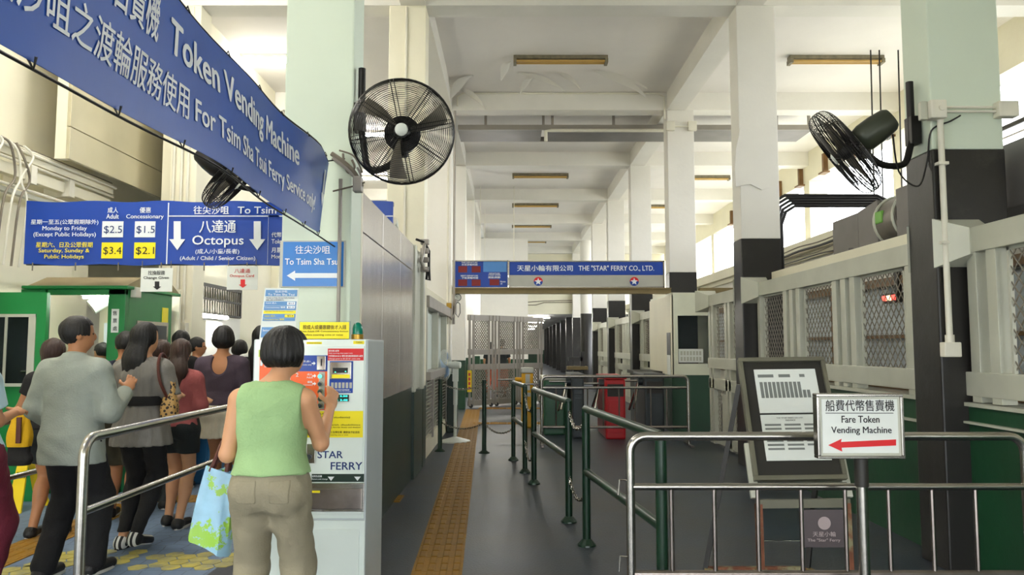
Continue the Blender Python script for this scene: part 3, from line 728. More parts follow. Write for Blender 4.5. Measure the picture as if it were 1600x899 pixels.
for x, y, z, nn in ((-3.3, 6.2, 4.9, 'hung low over the queue, out of view above'), (-3.3, 1.2, 4.9, 'hung low beside the viewer'), (-0.4, 26.5, 3.6, 'hanging over the far room beyond the gate'), (-0.4, 22.6, 3.6, 'hanging just past the mesh gate')):  # fill lamps added: unseen left pair for the bay, last two behind the gate
    lamp(x, y, True, 'lit white fluorescent lamp ' + nn, z=z)
    for dx in (-.5, .5): MB().cyl((x + dx, y, z + .05), (x + dx, y, 6.27), 0.01, 6).build('rod', PIPE, bpy.data.objects[[o.name for o in COL.objects if o.get('category') == 'lamp'][-1]])
for k, y in enumerate((38.5, 46, 55, 63)): lamp(0.9, y, True, ('first', 'second', 'third', 'last')[k] + ' lit lamp under the low far passage ceiling', w=2.2, z=2.97)
t = thing('cable_tray', 'long grey flat tray hanging across the hall under the beams', 'tray', (2, 15.5, 5.83))
MB().box(-1.05, 0.62, 15.0, 15.85, 5.80, 5.84).box(0.72, 6.0, 15.0, 15.85, 5.80, 5.84).build('tray_plate', DUCT, t)
MB().box(-1.05, 6.0, 14.97, 15.01, 5.80, 5.9).box(-1.05, 6.0, 15.84, 15.88, 5.80, 5.9).build('tray_edge', GATEG, t)
for x in (-0.5, 0.65, 0.83, 2.05, 5.3, 5.95): MB().box(x - 0.025, x + 0.025, 15.0, 15.05, 5.88, 6.27).build('hanger', GATEG, t)
p1 = [aty(853, 221, 14.93), aty(853, 205, 14.93), aty(862, 204, 14.93), aty(1040, 204, 14.93)]
MB().tube(p1, 0.035, 8).build('drain_pipe', PIPE, None, smooth=True, label='white water pipe running under the hanging grey tray', category='pipe')
# conduit along the second cross beam
cy = CY[4] - 0.02
MB().tube([(-1.0, cy, 6.0), (-1.0, cy, 6.18), (-0.9, cy, 6.24), (2.75, cy, 6.24), (2.88, cy, 6.18), (2.88, cy, 5.75)], 0.016, 6).build('beam_conduit', PIPE, None, smooth=True, label='thin white conduit framing the beam behind the peeling paint', category='conduit')
jb = thing('junction_box', 'pair of white junction boxes atop the second right column', 'junction box', (3.2, CY[4] - .05, 5.6))
for x in (2.97, 3.38): MB().box(x - 0.07, x + 0.09, CY[4] - 0.08, CY[4], 5.52, 5.7).build('box', PIPE, jb, bevel=0.01)
MB().cyl((3.06, CY[4] - 0.04, 5.6), (3.34, CY[4] - 0.04, 5.6), 0.015, 8).build('pipe', PIPE, jb, smooth=True)

# ------------------------------------------------------------------ mesh screens between the right columns
def diamond(X, y0, y1, z0, z1, w=0.085, hgt=0.105, r=0.0032):
    mb = MB(); ny = max(2, round((y1 - y0) / w)); w = (y1 - y0) / ny; nz = max(2, round((z1 - z0) / hgt)); hz = (z1 - z0) / nz
    for s_ in (0, 1):
        for k in range(-nz * 1, ny + 1):
            # strand k from (k*w, 0) rising to the right (s_=0) or mirrored
            a0 = max(0, -k); a1 = min(nz, ny - k)
            if a1 <= a0: continue
            ya, yb = (k + a0) * w, (k + a1) * w
            if s_: ya, yb = (y1 - y0) - ya, (y1 - y0) - yb
            dx = 0.003 * (1 if s_ else -1)
            mb.bar((X + dx, y0 + ya, z0 + a0 * hz), (X + dx, y0 + yb, z0 + a1 * hz), r * 2.6, r * 1.6, up=(1, 0, 0))
    return mb
def screen(label, ya, yb, mods, X=3.15, full=False, mat=GREYF, ztop=2.3):
    t = thing('mesh_screen', label, 'screen', (X, ya, 0), 0, 'mesh screens between the right columns')
    MB().box(X - 0.06, X + 0.06, ya, yb, ztop - 0.17, ztop).build('top_rail', mat, t, bevel=0.006)
    MB().box(X - 0.06, X + 0.06, ya, yb, 1.17, 1.33).build('middle_rail', mat, t, bevel=0.006)
    if full:
        MB().box(X - 0.05, X + 0.05, ya, yb, 0.86, 1.02).build('lower_rail', mat, t, bevel=0.006); MB().box(X - 0.05, X + 0.05, ya, yb, 0.06, 0.2).build('bottom_rail', mat, t, bevel=0.006)
    zb = 0.03 if full else 1.13
    prev = ya
    for m0, m1 in mods:
        g = m0 - prev; n = max(1, round(g / 0.2)); wd = min(0.1, g / n * 0.62)
        for k in range(n):
            yc = prev + g * (k + 0.5) / n; MB().box(X - 0.05, X + 0.05, yc - wd / 2, yc + wd / 2, zb, ztop - 0.15).build('post', mat, t, bevel=0.004)
        prev = m1
        diamond(X, m0, m1, 1.33, ztop - 0.17).build('wire_mesh', WIRE, t, kind='stuff')
        MB().box(X - 0.012, X + 0.012, m0, m0 + 0.022, 1.33, ztop - 0.17).box(X - 0.012, X + 0.012, m1 - 0.022, m1, 1.33, ztop - 0.17).box(X - 0.012, X + 0.012, m0, m1, ztop - 0.19, ztop - 0.17).build('mesh_frame', mat, t)
        if full:
            diamond(X, m0, m1, 0.2, 0.86).build('wire_mesh', WIRE, t, kind='stuff')
            MB().box(X - 0.01, X + 0.01, m0, m0 + (m1 - m0) * 0.55, 0.2, 0.8).build('board', mat, t)
    g = yb - prev; n = max(1, round(g / 0.2)); wd = min(0.1, g / n * 0.62)
    for k in range(n):
        yc = prev + g * (k + 0.5) / n; MB().box(X - 0.05, X + 0.05, yc - wd / 2, yc + wd / 2, zb, ztop - 0.15).build('post', mat, t, bevel=0.004)
    # bevelled anchor block on the column
    for yy, sg in ((ya, 1), (yb, -1)):
        vs = []
        for dx, dz, d in ((0.16, 0.17, 0), (0.07, 0.09, 0.14)):
            vs += [(X + sx * dx - (0.08 if d == 0 else 0), yy + sg * (d - 0.005), ztop - 0.09 + sz * dz) for sx in (-1, 1) for sz in (-1, 1)]
        MB().add(vs, [(0, 1, 3, 2), (4, 6, 7, 5), (0, 4, 5, 1), (2, 3, 7, 6), (0, 2, 6, 4), (1, 5, 7, 3)]).build('anchor_block', mat, t)
    return t
screen('pale mesh screen at the right edge, in front of the nearest black column', 2.2, 5.25, [(2.9, 3.75), (4.05, 4.83)])
screen('long pale diamond mesh screen between the two nearest right columns', 5.6, 9.68, [(6.1, 6.87), (7.45, 8.2), (8.79, 9.52)])
screen('full height mesh screen between second black column and white kiosk', 10.03, 12.1, [(10.3, 10.85), (11.2, 11.75)], full=True)
for k, nm in ((5, 'just beyond the white kiosk'), (6, 'second beyond the kiosk'), (7, 'third beyond the kiosk, before the round column')):
    a = CY[k] - 4.08 + (1.6 if k == 5 else 0); b = CY[k]
    screen('full height grey mesh screen ' + nm, a, b, [(a + 0.5, a + 1.2), (b - 1.5, b - 0.6)], full=True, mat=GREYF)

# things above the screens on the right
t = thing('air_duct', 'grey sheet metal duct with round collar lying above mesh screen', 'duct', (3.75, 6, 2.52))
MB().box(3.55, 3.95, 7.78, 8.4, 2.50, 2.87).build('duct_box', DUCT, t, bevel=0.01)
MB().add([(3.55, 7.77, 2.50), (3.95, 7.77, 2.50), (3.95, 7.77, 2.87), (3.55, 7.77, 2.87), (3.58, 7.42, 2.49), (3.98, 7.42, 2.49), (3.98, 7.42, 2.93), (3.58, 7.42, 2.93)], [(0, 1, 2, 3), (7, 6, 5, 4), (0, 4, 5, 1), (1, 5, 6, 2), (2, 6, 7, 3), (3, 7, 4, 0)]).build('duct_neck', DUCT, t)
MB().cyl((3.78, 7.44, 2.70), (3.78, 7.0, 2.72), 0.24, 28).build('collar', DUCTC, t, smooth=True)
for y in (7.4, 7.04): MB().ring((3.78, y, 2.71), (0, 1, 0), 0.245, 0.016, 28, 6).build('collar_band', GREYF, t, smooth=True)
MB().box(3.55, 4.0, 5.0, 7.0, 2.48, 2.95).build('duct_box', DUCT, t, bevel=0.01)
MB().box(3.53, 3.56, 7.24, 7.38, 2.68, 2.8).build('sticker', M('sticker_green', (110, 170, 70), 0.5), t, bevel=0.02)
for y in (7.9, 6.3): MB().box(3.5, 3.98, y, y + 0.12, 2.32, 2.52).build('support', DUCT, t)
MB().box(3.3, 3.42, 5.6, 9.68, 2.3, 2.44).build('ledge_board', CREAM, None, bevel=0.006, label='cream board ledge on top of the long mesh screen', category='ledge')
t = thing('air_duct', 'dark duct length at the right edge behind the near black column', 'duct', (4.5, 5, 2.66))
MB().box(4.35, 4.8, 4.2, 8.2, 2.64, 3.0).build('duct_box', DUCT, t, bevel=0.01); MB().box(4.35, 4.8, 6.1, 6.14, 2.62, 3.02).build('duct_flange', DUCTC, t)
for k in range(3): MB().box(4.4, 4.5, 4.8 + 1.3 * k, 4.9 + 1.3 * k, 2.3, 2.64).build('support', DUCT, t)
# brackets holding anything hung on the eave
t = thing('cable_bundle', 'black cable bundle arching behind the second column above the screen', 'cable', (3.5, 10.1, 2.3))
A_, B_ = 3.47, 5.05
for k in range(5):
    d = 0.035 * k
    MB().tube([(A_ - 0.03 + d, 10.06, 2.3), (A_ - 0.03 + d, 10.06, 3.25 - d), (A_ + 0.03 + d, 10.06, 3.42 - d), (A_ + 0.16 + d, 10.06, 3.5 - d), (B_ - 0.2, 10.06, 3.5 - d), (B_ - 0.04 - d, 10.06, 3.43 - d), (B_ - d, 10.06, 3.2)], 0.023, 6).build('cable', CABLE, t, smooth=True)
t = thing('cable_bundle', 'tangle of grey wires lying along the eave behind mesh screen', 'cable', (5.2, 10, 3.0))
for k in range(8):
    random.seed(k); pts = [(5.22 - 0.02 * (k % 3), 7.5 + 0.9 * i, 2.7 + 0.085 * k + random.uniform(-.03, .03)) for i in range(12)]
    MB().tube(cr(pts, 3), 0.012 if k % 3 else 0.022, 5).build('wire', CABLEG if k % 2 else CABLE, t, smooth=True)
t = thing('suspension_wires', 'three thin dark wires hanging from the right bay ceiling lamp', 'wire', (5.5, 12.1, 4))
for px, py in ((1357, 92), (1370, 78), (1400, 92)):
    p = aty(px, py, 12.0); MB().cyl((p.x, 12.0, 2.9), (p.x + 0.04, 12.0, 6.25), 0.012, 5).build('wire', CABLE, t)
t = thing('rod_grille', 'slanting grille of thin rods outside behind the near right column', 'grille', (7.0, 9, 3.5))
for k in range(9):
    z = 3.45 + 0.14 * k; MB().cyl((6.95, 7.5, z), (6.95, 12.2, z), 0.014 if k not in (0, 5, 8) else 0.035, 6).build('rod', DKW if k in (0, 5, 8) else GATEG, t, smooth=True)
for y in (7.6, 12.1): MB().box(6.92, 6.98, y, y + 0.05, 3.36, 4.65).build('post', DKW, t)
t = thing('beam_brackets', 'row of brown brackets under the sloping outer roof beam', 'bracket', (7.2, 9, 5.3))
for k in range(12): MB().box(7.2, 7.3, 8.4 + 1.5 * k, 8.5 + 1.5 * k, 5.5, 5.95).box(7.15, 7.3, 8.3 + 1.5 * k, 8.6 + 1.5 * k, 5.48, 5.52).build('bracket', BROWN, t)
# lit sign seen through the screen
t = thing('lit_signal', 'small glowing red and amber light box seen through mesh screen', 'signal light', (5.3, 10.6, 2.1))
c = atx(1385, 466, 5.3)
MB().box(5.34, 5.46, c.y - 0.2, c.y + 0.2, c.z - 0.07, c.z + 0.07).build('case', DKW, t, bevel=0.01)
for k, m_ in ((-0.13, LEDR), (0.13, LEDR), (0.0, LEDW)): MB().box(5.325, 5.34, c.y + k - 0.05, c.y + k + 0.05, c.z - 0.035, c.z + 0.035).build('lamp', m_, t)
MB().box(5.44, 5.5, c.y - 0.05, c.y + 0.05, c.z, 2.6).build('hanger', DKW, t)
# conduit and boxes on the near right column
y0 = 5.243
t = thing('conduit_box', 'pale conduit pipe running down near black column to square box', 'conduit', (3.3, y0, 1.5))
pts = [aty(x, y, 5.2) for x, y in ((1466, 180), (1470, 240), (1474, 330), (1479, 430), (1484, 535))]
MB().tube([(pts[0].x + 0.02, 5.215, pts[0].z), (pts[0].x + 0.02, 5.215, pts[-1].z)], 0.021, 10).build('pipe', PIPE, t, smooth=True)
xx = pts[0].x + 0.02
MB().box(xx - 0.055, xx + 0.06, 5.18, 5.246, pts[-1].z - 0.1, pts[-1].z).build('box', PIPE, t, bevel=0.008)
MB().cyl((xx, 5.215, pts[-1].z), (xx, 5.215, pts[-1].z + 0.05), 0.03, 10).build('coupling', PIPE, t, smooth=True)
for z in (2.2, 2.75): MB().box(xx - 0.035, xx + 0.035, 5.19, 5.246, z, z + 0.02).build('clip', PIPE, t)
t = thing('junction_box', 'two grey switch boxes joined by pipe on near right column', 'junction box', (3.2, y0, 3.1))
b1 = aty(1464, 171, 5.2); b2 = aty(1549, 171, 5.2)
MB().box(b1.x - 0.06, b1.x + 0.05, 5.16, 5.246, b1.z - 0.07, b1.z + 0.06).build('box', PIPE, t, bevel=0.012); MB().box(b1.x - 0.11, b1.x - 0.06, 5.2, 5.246, b1.z - 0.07, b1.z + 0.06).build('box', GREYF, t, bevel=0.01)
MB().cyl((b1.x + 0.01, 5.15, b1.z), (b1.x + 0.01, 5.16, b1.z), 0.02, 12).build('knob', PIPE, t)
MB().box(3.36, 3.5, 5.17, 5.247, b1.z - 0.055, b1.z + 0.055).build('box', PIPE, t, bevel=0.01)
for dz in (-0.012, 0.018): MB().cyl((b1.x + 0.05, 5.21, b1.z + dz), (3.36, 5.21, b1.z + dz), 0.009, 8).build('pipe', PIPE, t, smooth=True)

# ------------------------------------------------------------------ company sign and departure board across the hall
SY = 13.95
t = thing('sign_beam', 'long olive steel beam carrying blue company sign across the hall', 'beam', (1, SY, 2.4))
za, zb = aty(900, 459, SY).z, aty(900, 450, SY).z
MB().box(-1.08, 2.92, SY, SY + 0.16, za, zb).box(-1.08, 2.92, SY - 0.03, SY + 0.16, zb - 0.02, zb).build('beam', OLIVE, t)
MB().box(3.45, 5.4, SY, SY + 0.16, za, zb).build('beam', OLIVE, t)
t = thing('company_sign', 'long blue and grey company sign of ferry company over the hall', 'sign', (1.8, SY, 2.6))
rect_y('panel', 795, 409, 1037, 448, SY + 0.02, GREYT, t, 0.12)
rect_y('blue_band', 796, 409, 1036, 430, SY + 0.012, BLUED, t, 0.01)
for a in ((795, 407.5, 1038, 409.3), (795, 447.8, 1038, 449.5), (794.5, 407.5, 796, 449.5), (1036.5, 407.5, 1038, 449.5)): rect_y('frame', *a, SY + 0.0, STEEL, t, 0.14)
text_y('天星小輪有限公司', 808, 414.5, 895, 424, SY + 0.006, SIGNW, t, bold=0.02)
text_y('THE "STAR" FERRY CO., LTD.', 904, 415, 1022, 424.5, SY + 0.006, SIGNW, t, bold=0.02)
def disc(px, py, r, Y, mat, parent, a0=0, a1=2 * math.pi, name='disc', t=0.004):
    c = aty(px, py, Y); e = aty(px + r, py, Y).x - c.x; n = 24
    MB().prism([(c.x + e * math.cos(a0 + (a1 - a0) * k / n), c.z + e * math.sin(a0 + (a1 - a0) * k / n)) for k in range(n + (0 if a1 - a0 > 6 else 1))], 'y', Y - t, Y).build(name, mat, parent)
for px in (841, 991):
    disc(px, 440, 7, SY + 0.018, RED, t, 0, math.pi, 'emblem_half'); disc(px, 440, 7, SY + 0.018, BLUED, t, math.pi, 2 * math.pi, 'emblem_half')
    c = aty(px, 440.3, SY + 0.012); pts = []
    for k in range(10):
        r_ = 0.068 if k % 2 == 0 else 0.03; pts.append((c.x + r_ * math.sin(k * math.pi / 5), c.z + r_ * math.cos(k * math.pi / 5)))
    MB().prism(pts, 'y', SY + 0.008, SY + 0.012).build('star', SIGNW, t)
t = thing('departure_board', 'blue departure board with dark red number displays beside long sign', 'sign', (-.5, SY, 2.6))
rect_y('panel', 708, 407.5, 793, 449.5, SY + 0.02, BLUED, t, 0.12); rect_y('pale_panel', 755, 409, 792, 425, SY + 0.012, BLUEL, t, 0.008)
for a in ((707, 407, 794, 408.6), (707, 449, 794, 450.6), (706.5, 407, 708, 450.6), (793, 407, 794.4, 450.6)): rect_y('frame', *a, SY + 0.0, STEEL, t, 0.14)
for a in ((716, 416, 730, 426), (737, 416, 751, 426), (716, 437, 730, 447), (737, 437, 751, 447), (765, 436.5, 780, 446)): rect_y('display', *a, SY + 0.012, LEDRED, t, 0.008)
for b, a in (('THIS DEPARTURE', (721, 409.5, 746, 411.8)), ('本班渡輪時間', (721, 412.5, 746, 415.2)), ('NEXT DEPARTURE', (720, 430, 747, 432.4)), ('下班渡輪時間', (721, 433, 747, 436)), ('DEPARTURE', (764, 426.5, 781, 428.7)), ('COUNT DOWN', (763, 429, 782, 431.2)), ('開航倒數', (763, 432, 782, 435.4)), ('Minutes', (781.5, 439, 790, 441.4)), ('分', (782, 442, 785, 445))):
    text_y(b, *a, SY + 0.006, SIGNW, t, bold=0.025)

# ------------------------------------------------------------------ kiosk and turnstiles
t = thing('ticket_kiosk', 'white kiosk with window and green base beside the turnstiles', 'kiosk', (3.2, 14.7, 0))
KW = M('kiosk_white', (226, 228, 206), 0.45, var=0.05)
kx0, kx1, ky0, ky1 = 2.86, 3.62, 13.62, 15.6
ky1 = 14.08
MB().box(kx0, kx1, ky0, ky0 + 0.04, 1.0, 1.2).box(kx0, kx0 + 0.1, ky0, ky0 + 0.04, 1.2, 2.05).box(kx1 - 0.06, kx1, ky0, ky0 + 0.04, 1.2, 2.05).box(kx0, kx1, ky0, ky0 + 0.04, 2.05, 2.42).build('front_wall', KW, t)
MB().box(kx0 - 0.02, kx0 + 0.02, ky0, 15.7, 1.0, 2.42).build('side_wall', CREAM, t); MB().box(kx0, kx1, ky0, 15.7, 2.42, 2.46).build('roof', KW, t)
MB().box(kx1 - 0.04, kx1, ky0 + 0.04, 15.7, 0, 2.42).build('rear_wall', CREAM, t)
MB().box(kx0 - 0.02, kx1, ky0 - 0.005, 15.7, 0, 1.0).build('green_base', GREENP, t)
MB().box(kx0 + 0.1, kx1 - 0.06, ky0 + 0.015, ky0 + 0.022, 1.2, 2.05).build('pane', GLASS, t)
MB().box(kx0 + 0.11, kx0 + 0.54, ky0 - 0.002, ky0 + 0.012, 1.22, 1.46).build('notice', PAPER, t); kn_ = [o for o in COL.objects if o.name.startswith('notice')][-1]
for k in range(14): MB().box(kx0 + 0.14 + 0.055 * (k % 7), kx0 + 0.175 + 0.055 * (k % 7), ky0 - 0.005, ky0 - 0.002, 1.25 + 0.1 * (k // 7), 1.32 + 0.1 * (k // 7)).build('stamp', GREYF, kn_)
MB().box(kx0 - 0.027, kx0 - 0.02, 13.68, 13.98, 1.0, 1.75).build('side_window', TSD, t); MB().box(kx0 - 0.032, kx0 - 0.027, 13.68, 13.95, 1.0, 1.35).build('notice', PAPER, t)
MB().box(2.35, 2.83, 14.4, 15.6, 0.98, 1.04).box(2.4, 2.45, 14.45, 15.5, 0, 0.98).build('counter', DKW, None, label='dark counter top joining white kiosk and grey turnstile', category='counter')
def turnstile(px0, px1, d, ln, top, mat, label, lid=None, arms=(-1,), capm=None):
    x0, x1 = (px0 - 798) * d / 1200, (px1 - 798) * d / 1200; t = thing('turnstile', label, 'turnstile', ((x0 + x1) / 2, d, 0))
    MB().box(x0, x1, d, d + ln, 0.0, top).build('cabinet', mat, t, bevel=0.03)
    MB().box(x0 - 0.02, x1 + 0.02, d - 0.02, d + ln + 0.02, top, top + 0.05).build('lid', capm or mat, t, bevel=0.015)
    MB().box(x0 + 0.03, x1 - 0.03, d - 0.012, d, top - 0.28, top - 0.08).build('face_plate', lid or TSD, t, bevel=0.004)
    MB().box(x0 + 0.05, x1 - 0.05, d - 0.012, d, 0.1, top - 0.34).build('access_panel', mat, t, bevel=0.004)
    for a in arms:
        xs = x0 if a < 0 else x1
        MB().cyl((xs, d + 0.25, top - 0.08), (xs + a * 0.08, d + 0.25, top - 0.08), 0.075, 16).build('arm_hub', TSD, t, smooth=True)
        for e in ((a * 0.30, 0, 0.0), (a * 0.15, 0.12, -0.5), (a * 0.12, -0.25, -0.45)):
            MB().cyl((xs + a * 0.06, d + 0.25, top - 0.08), (xs + a * 0.06 + e[0], d + 0.25 + e[1], top - 0.08 + e[2]), 0.019, 10).build('arm', STEEL, t, smooth=True)
    return t
turnstile(849, 882, 13.2, 1.1, 0.93, TSG, 'squat green turnstile leftmost behind the steel barrier', capm=GREYT)
turnstile(893, 912, 12.7, 1.2, 1.0, TSD, 'dark blue grey turnstile second from left behind barrier')
turnstile(945, 976, 12.6, 1.2, 0.97, REDT, 'bright red turnstile behind the steel barrier', lid=DKW)
turnstile(1006, 1036, 12.9, 1.1, 1.0, TSD, 'black turnstile rightmost, next to kiosk', lid=DKW)
t = thing('coin_reader_post', 'dark reader post with box head standing behind green turnstile', 'reader', (1.2, 15.0, 0))
MB().box(1.22, 1.42, 15.0, 15.2, 0, 1.05).build('post', TSD, t, bevel=0.02); MB().box(1.1, 1.5, 14.95, 15.25, 1.05, 1.12).build('tray', OLIVE, t, bevel=0.01); MB().box(1.36, 1.44, 15.0, 15.1, 1.12, 1.4).build('mast', BLACKP, t); MB().box(1.13, 1.4, 15.0, 15.12, 1.22, 1.3).build('head', BLACKP, t)
# yellow stand with arm
t = thing('yellow_gate_post', 'yellow gate post with steel arm at start of green rails', 'gate post', (.33, 14.4, 0))
a = aty(815, 668, 14.4); b = aty(833, 575, 14.4)
MB().box(a.x, b.x, 14.4, 14.7, 0, b.z - 0.1).build('cabinet', YELS, t, bevel=0.02); MB().box(a.x - 0.01, b.x + 0.01, 14.38, 14.72, b.z - 0.1, b.z).build('cap', GREYT, t, bevel=0.02)
rect_y('label_plate', 821, 585, 828, 610, 14.385, GREYT, t, 0.012); rect_y('label_plate', 820, 614, 829, 620, 14.385, GREYT, t, 0.012)
MB().cyl((a.x + 0.02, 14.5, b.z - 0.22), (a.x - 0.12, 14.5, b.z - 0.22), 0.04, 12).build('hub', YELS, t, smooth=True); MB().cyl((a.x - 0.1, 14.5, b.z - 0.22), (a.x - 0.45, 14.5, b.z - 0.22), 0.02, 10).build('arm', STEEL, t, smooth=True)

# ------------------------------------------------------------------ barriers and rails
def rr(ax, bx, y, z0, z1, rad=0.08, n=6):   # path: up, round, across, round, down
    pts = [(ax, y, z0)]
    for k in range(n + 1):
        a = math.pi - math.pi / 2 * k / n; pts.append((ax + rad + rad * math.cos(a), y, z1 - rad + rad * math.sin(a)))
    for k in range(n + 1):
        a = math.pi / 2 - math.pi / 2 * k / n; pts.append((bx - rad + rad * math.cos(a), y, z1 - rad + rad * math.sin(a)))
    return pts + [(bx, y, z0)]
def barrier(label, x0, x1, y, top, mid, bot, xs, r=0.022, rb=0.011, botmat=None):
    t = thing('crowd_barrier', label, 'barrier', ((x0 + x1) / 2, y, 0))
    MB().tube(rr(x0, x1, y, 0.02, top), r, 14).build('frame_tube', STEEL, t, smooth=True)
    MB().cyl((x0, y, mid), (x1, y, mid), r * 0.8, 12).build('middle_rail', STEEL, t, smooth=True)
    MB().cyl((x0, y, bot), (x1, y, bot), r * 0.8, 12).build('bottom_rail', STEELD, t, smooth=True)
    for x in xs: MB().cyl((x, y, bot), (x, y, mid), rb, 8).build('bar', STEELD, t, smooth=True)
    for x in (x0, x1): MB().bar((x, y - 0.25, 0.03), (x, y + 0.25, 0.03), 0.04, 0.03).build('foot', STEELD, t, bevel=0.005)
    for z in (mid + 0.03, bot + 0.08): MB().tube([(x0 - 0.005, y, z), (x0 - 0.055, y, z + 0.005), (x0 - 0.06, y, z - 0.07)], 0.005, 6).build('hook', STEEL, t, smooth=True)
    return t
BY = 3.9
xb = lambda px, y: (px - 798) * y / 1200
barrier('large stainless crowd barrier in the right foreground', xb(982, BY), xb(1590, BY), BY, aty(1300, 682, BY).z, aty(1300, 761, BY).z, aty(1300, 897, BY).z,
        [aty(p, 830, BY).x for p in (1050, 1117, 1185, 1253, 1322, 1390, 1458, 1526)])
barrier('small stainless crowd barrier in front of the red turnstile', xb(846, 11.7), xb(1073, 11.7), 11.7, 1.05, 0.88, 0.29, [xb(868 + 24.5 * k, 11.7) for k in range(8)], 0.025)
def green_rail(label, p, q, rm=0.03):
    t = thing('green_handrail', label, 'handrail', (p[0], p[1], 0)); H_ = 1.03
    for a in (p, q):
        MB().cyl((a[0], a[1], 0), (a[0], a[1], H_), rm, 14).build('post', RAILGREEN, t, smooth=True)
        MB().lathe([(0.07, 0), (0.068, 0.012), (0.034, 0.05)], (a[0], a[1], 0), 14).build('base_flange', RAILGREEN, t)
    for z in (H_ - 0.005, 0.55): MB().cyl((p[0], p[1], z), (q[0], q[1], z), rm * 0.92, 14).build('rail', RAILGREEN, t, smooth=True)
    return t
G = [(0.035, 10.3), (0.17, 9.3), (0.255, 8.55), (0.5, 6.72), (0.575, 5.94), (0.80, 4.15)]
green_rail('short far green handrail beside the yellow gate post', G[0], G[1]); green_rail('middle green handrail of the three in a row', G[2], G[3], 0.031); green_rail('nearest green handrail ending behind the foreground barrier', G[4], G[5], 0.031)
def post(p, label):
    t = thing('green_post', label, 'post', (p[0], p[1], 0)); MB().cyl((p[0], p[1], 0), (p[0], p[1], 1.03), 0.032, 14).build('pole', RAILGREEN, t, smooth=True)
    MB().lathe([(0.08, 0), (0.08, 0.01), (0.034, 0.04)], (p[0], p[1], 0), 14).build('base_flange', RAILGREEN, t)
P1, P2 = (-0.376, 11.0), (-1.02, 11.2)
post(P1, 'lone dark green chain post standing on the yellow guide path'); post(P2, 'dark green chain post against louvred wall behind pedestal fan')
def chain(a, b, sag, label):
    a, b = Vector(a), Vector(b); n = max(6, int((b - a).length / 0.035)); mb = MB()
    pts = [a.lerp(b, k / n) - Vector((0, 0, sag * 4 * (k / n) * (1 - k / n))) for k in range(n + 1)]
    for k in range(n):
        c = (pts[k] + pts[k + 1]) / 2; d = (pts[k + 1] - pts[k]).normalized(); u = d.orthogonal().normalized(); w = d.cross(u)
        if k % 2: u = w
        mb.tube([c + d * 0.026 * math.cos(2 * math.pi * j / 8) + u * 0.012 * math.sin(2 * math.pi * j / 8) for j in range(8)], 0.0045, 4, closed=True)
    mb.build('chain', STEEL, None, smooth=True, label=label, category='chain')
for z, n_ in ((0.98, 'upper'), (0.42, 'lower')):
    chain((*P2, z), (*P1, z), 0.09, n_ + ' steel chain sagging behind the white pedestal fan'); chain((*P1, z), (G[0][0], G[0][1], z), 0.1, n_ + ' steel chain between lone green post and far handrail')
    chain((G[1][0], G[1][1], z - .02), (G[2][0], G[2][1], z - .02), 0.2, n_ + ' short chain between far and middle green handrails'); chain((G[3][0], G[3][1], z - .02), (G[4][0], G[4][1], z - .02), 0.13, n_ + ' short chain between middle and nearest green handrails')
# left stainless rail
t = thing('steel_handrail', 'stainless handrail in the left foreground before the queue', 'handrail', (-2.1, 3.9, 0))
X = -2.1
pts = [(X, 3.83, 0.0)] + [(X, 3.83 + 0.09 - 0.09 * math.cos(math.pi / 2 * k / 6), 0.96 + 0.09 * math.sin(math.pi / 2 * k / 6)) for k in range(7)] + [(X, 6.6, 1.05)] 
MB().tube(pts, 0.025, 16).build('frame_tube', STEEL, t, smooth=True); MB().cyl((X, 3.83, 0.69), (X, 6.6, 0.69), 0.02, 14).build('middle_rail', STEEL, t, smooth=True)
MB().cyl((X, 6.6, 0), (X, 6.6, 1.055), 0.025, 14).build('post', STEEL, t, smooth=True)
t = thing('steel_handrail', 'stainless handrail behind the man in blazer at far left', 'handrail', (-4.05, 7.5, 0))
MB().cyl((-4.02, 7.45, 0), (-4.02, 7.45, 0.91), 0.027, 12).cyl((-4.02, 4.9, 0), (-4.02, 4.9, 0.91), 0.027, 12).build('post', STEEL, t, smooth=True)
for z in (0.9, 0.45): MB().cyl((-4.02, 4.9, z), (-4.02, 7.45, z), 0.024, 12).build('rail', STEEL, t, smooth=True)

# ------------------------------------------------------------------ sign on pole and leaning notice board
sy = 3.66
t = thing('pole_sign', 'white fare token sign with red arrow on steel pole', 'sign', (1.65, sy, 0))
RYs = R(0)
a = aty(1281, 712, sy); b = aty(1404, 620, sy); cx = (a.x + b.x) / 2
MB().box(a.x, b.x, sy - 0.006, sy + 0.03, a.z, b.z).build('backing', GREYF, t)
mb = MB(); w_ = 0.014
mb.box(a.x - w_, b.x + w_, sy - 0.018, sy + 0.034, b.z, b.z + w_).box(a.x - w_, b.x + w_, sy - 0.018, sy + 0.034, a.z - w_, a.z).box(a.x - w_, a.x, sy - 0.018, sy + 0.034, a.z, b.z).box(b.x, b.x + w_, sy - 0.018, sy + 0.034, a.z, b.z)
mb.build('frame', STEEL, t, bevel=0.003)
MB().box(a.x + 0.012, b.x - 0.012, sy - 0.009, sy - 0.006, a.z + 0.012, b.z - 0.012).build('sheet', PAPER, t)
T_ = sy - 0.0105
text_y('船費代幣售賣機', 1290, 625, 1397, 643, T_, INK, t, bold=0.008); rect_y('underline', 1290, 645.5, 1396, 646.5, T_ - 0.001, INK, t, 0.001)
text_y('Fare Token', 1315, 650, 1374, 661, T_, INK, t, bold=0.018); text_y('Vending Machine', 1299, 667, 1393, 680.5, T_, INK, t, bold=0.018)
ar = [(1294, 696), (1315, 686), (1314, 691), (1400, 687), (1400, 696.5), (1315, 700), (1316, 706)]
MB().prism([(aty(x, y, T_).x, aty(x, y, T_).z) for x, y in ar], 'y', T_ - 0.001, T_).build('arrow', RED, t)
pc = aty(1348, 720, sy + 0.02)
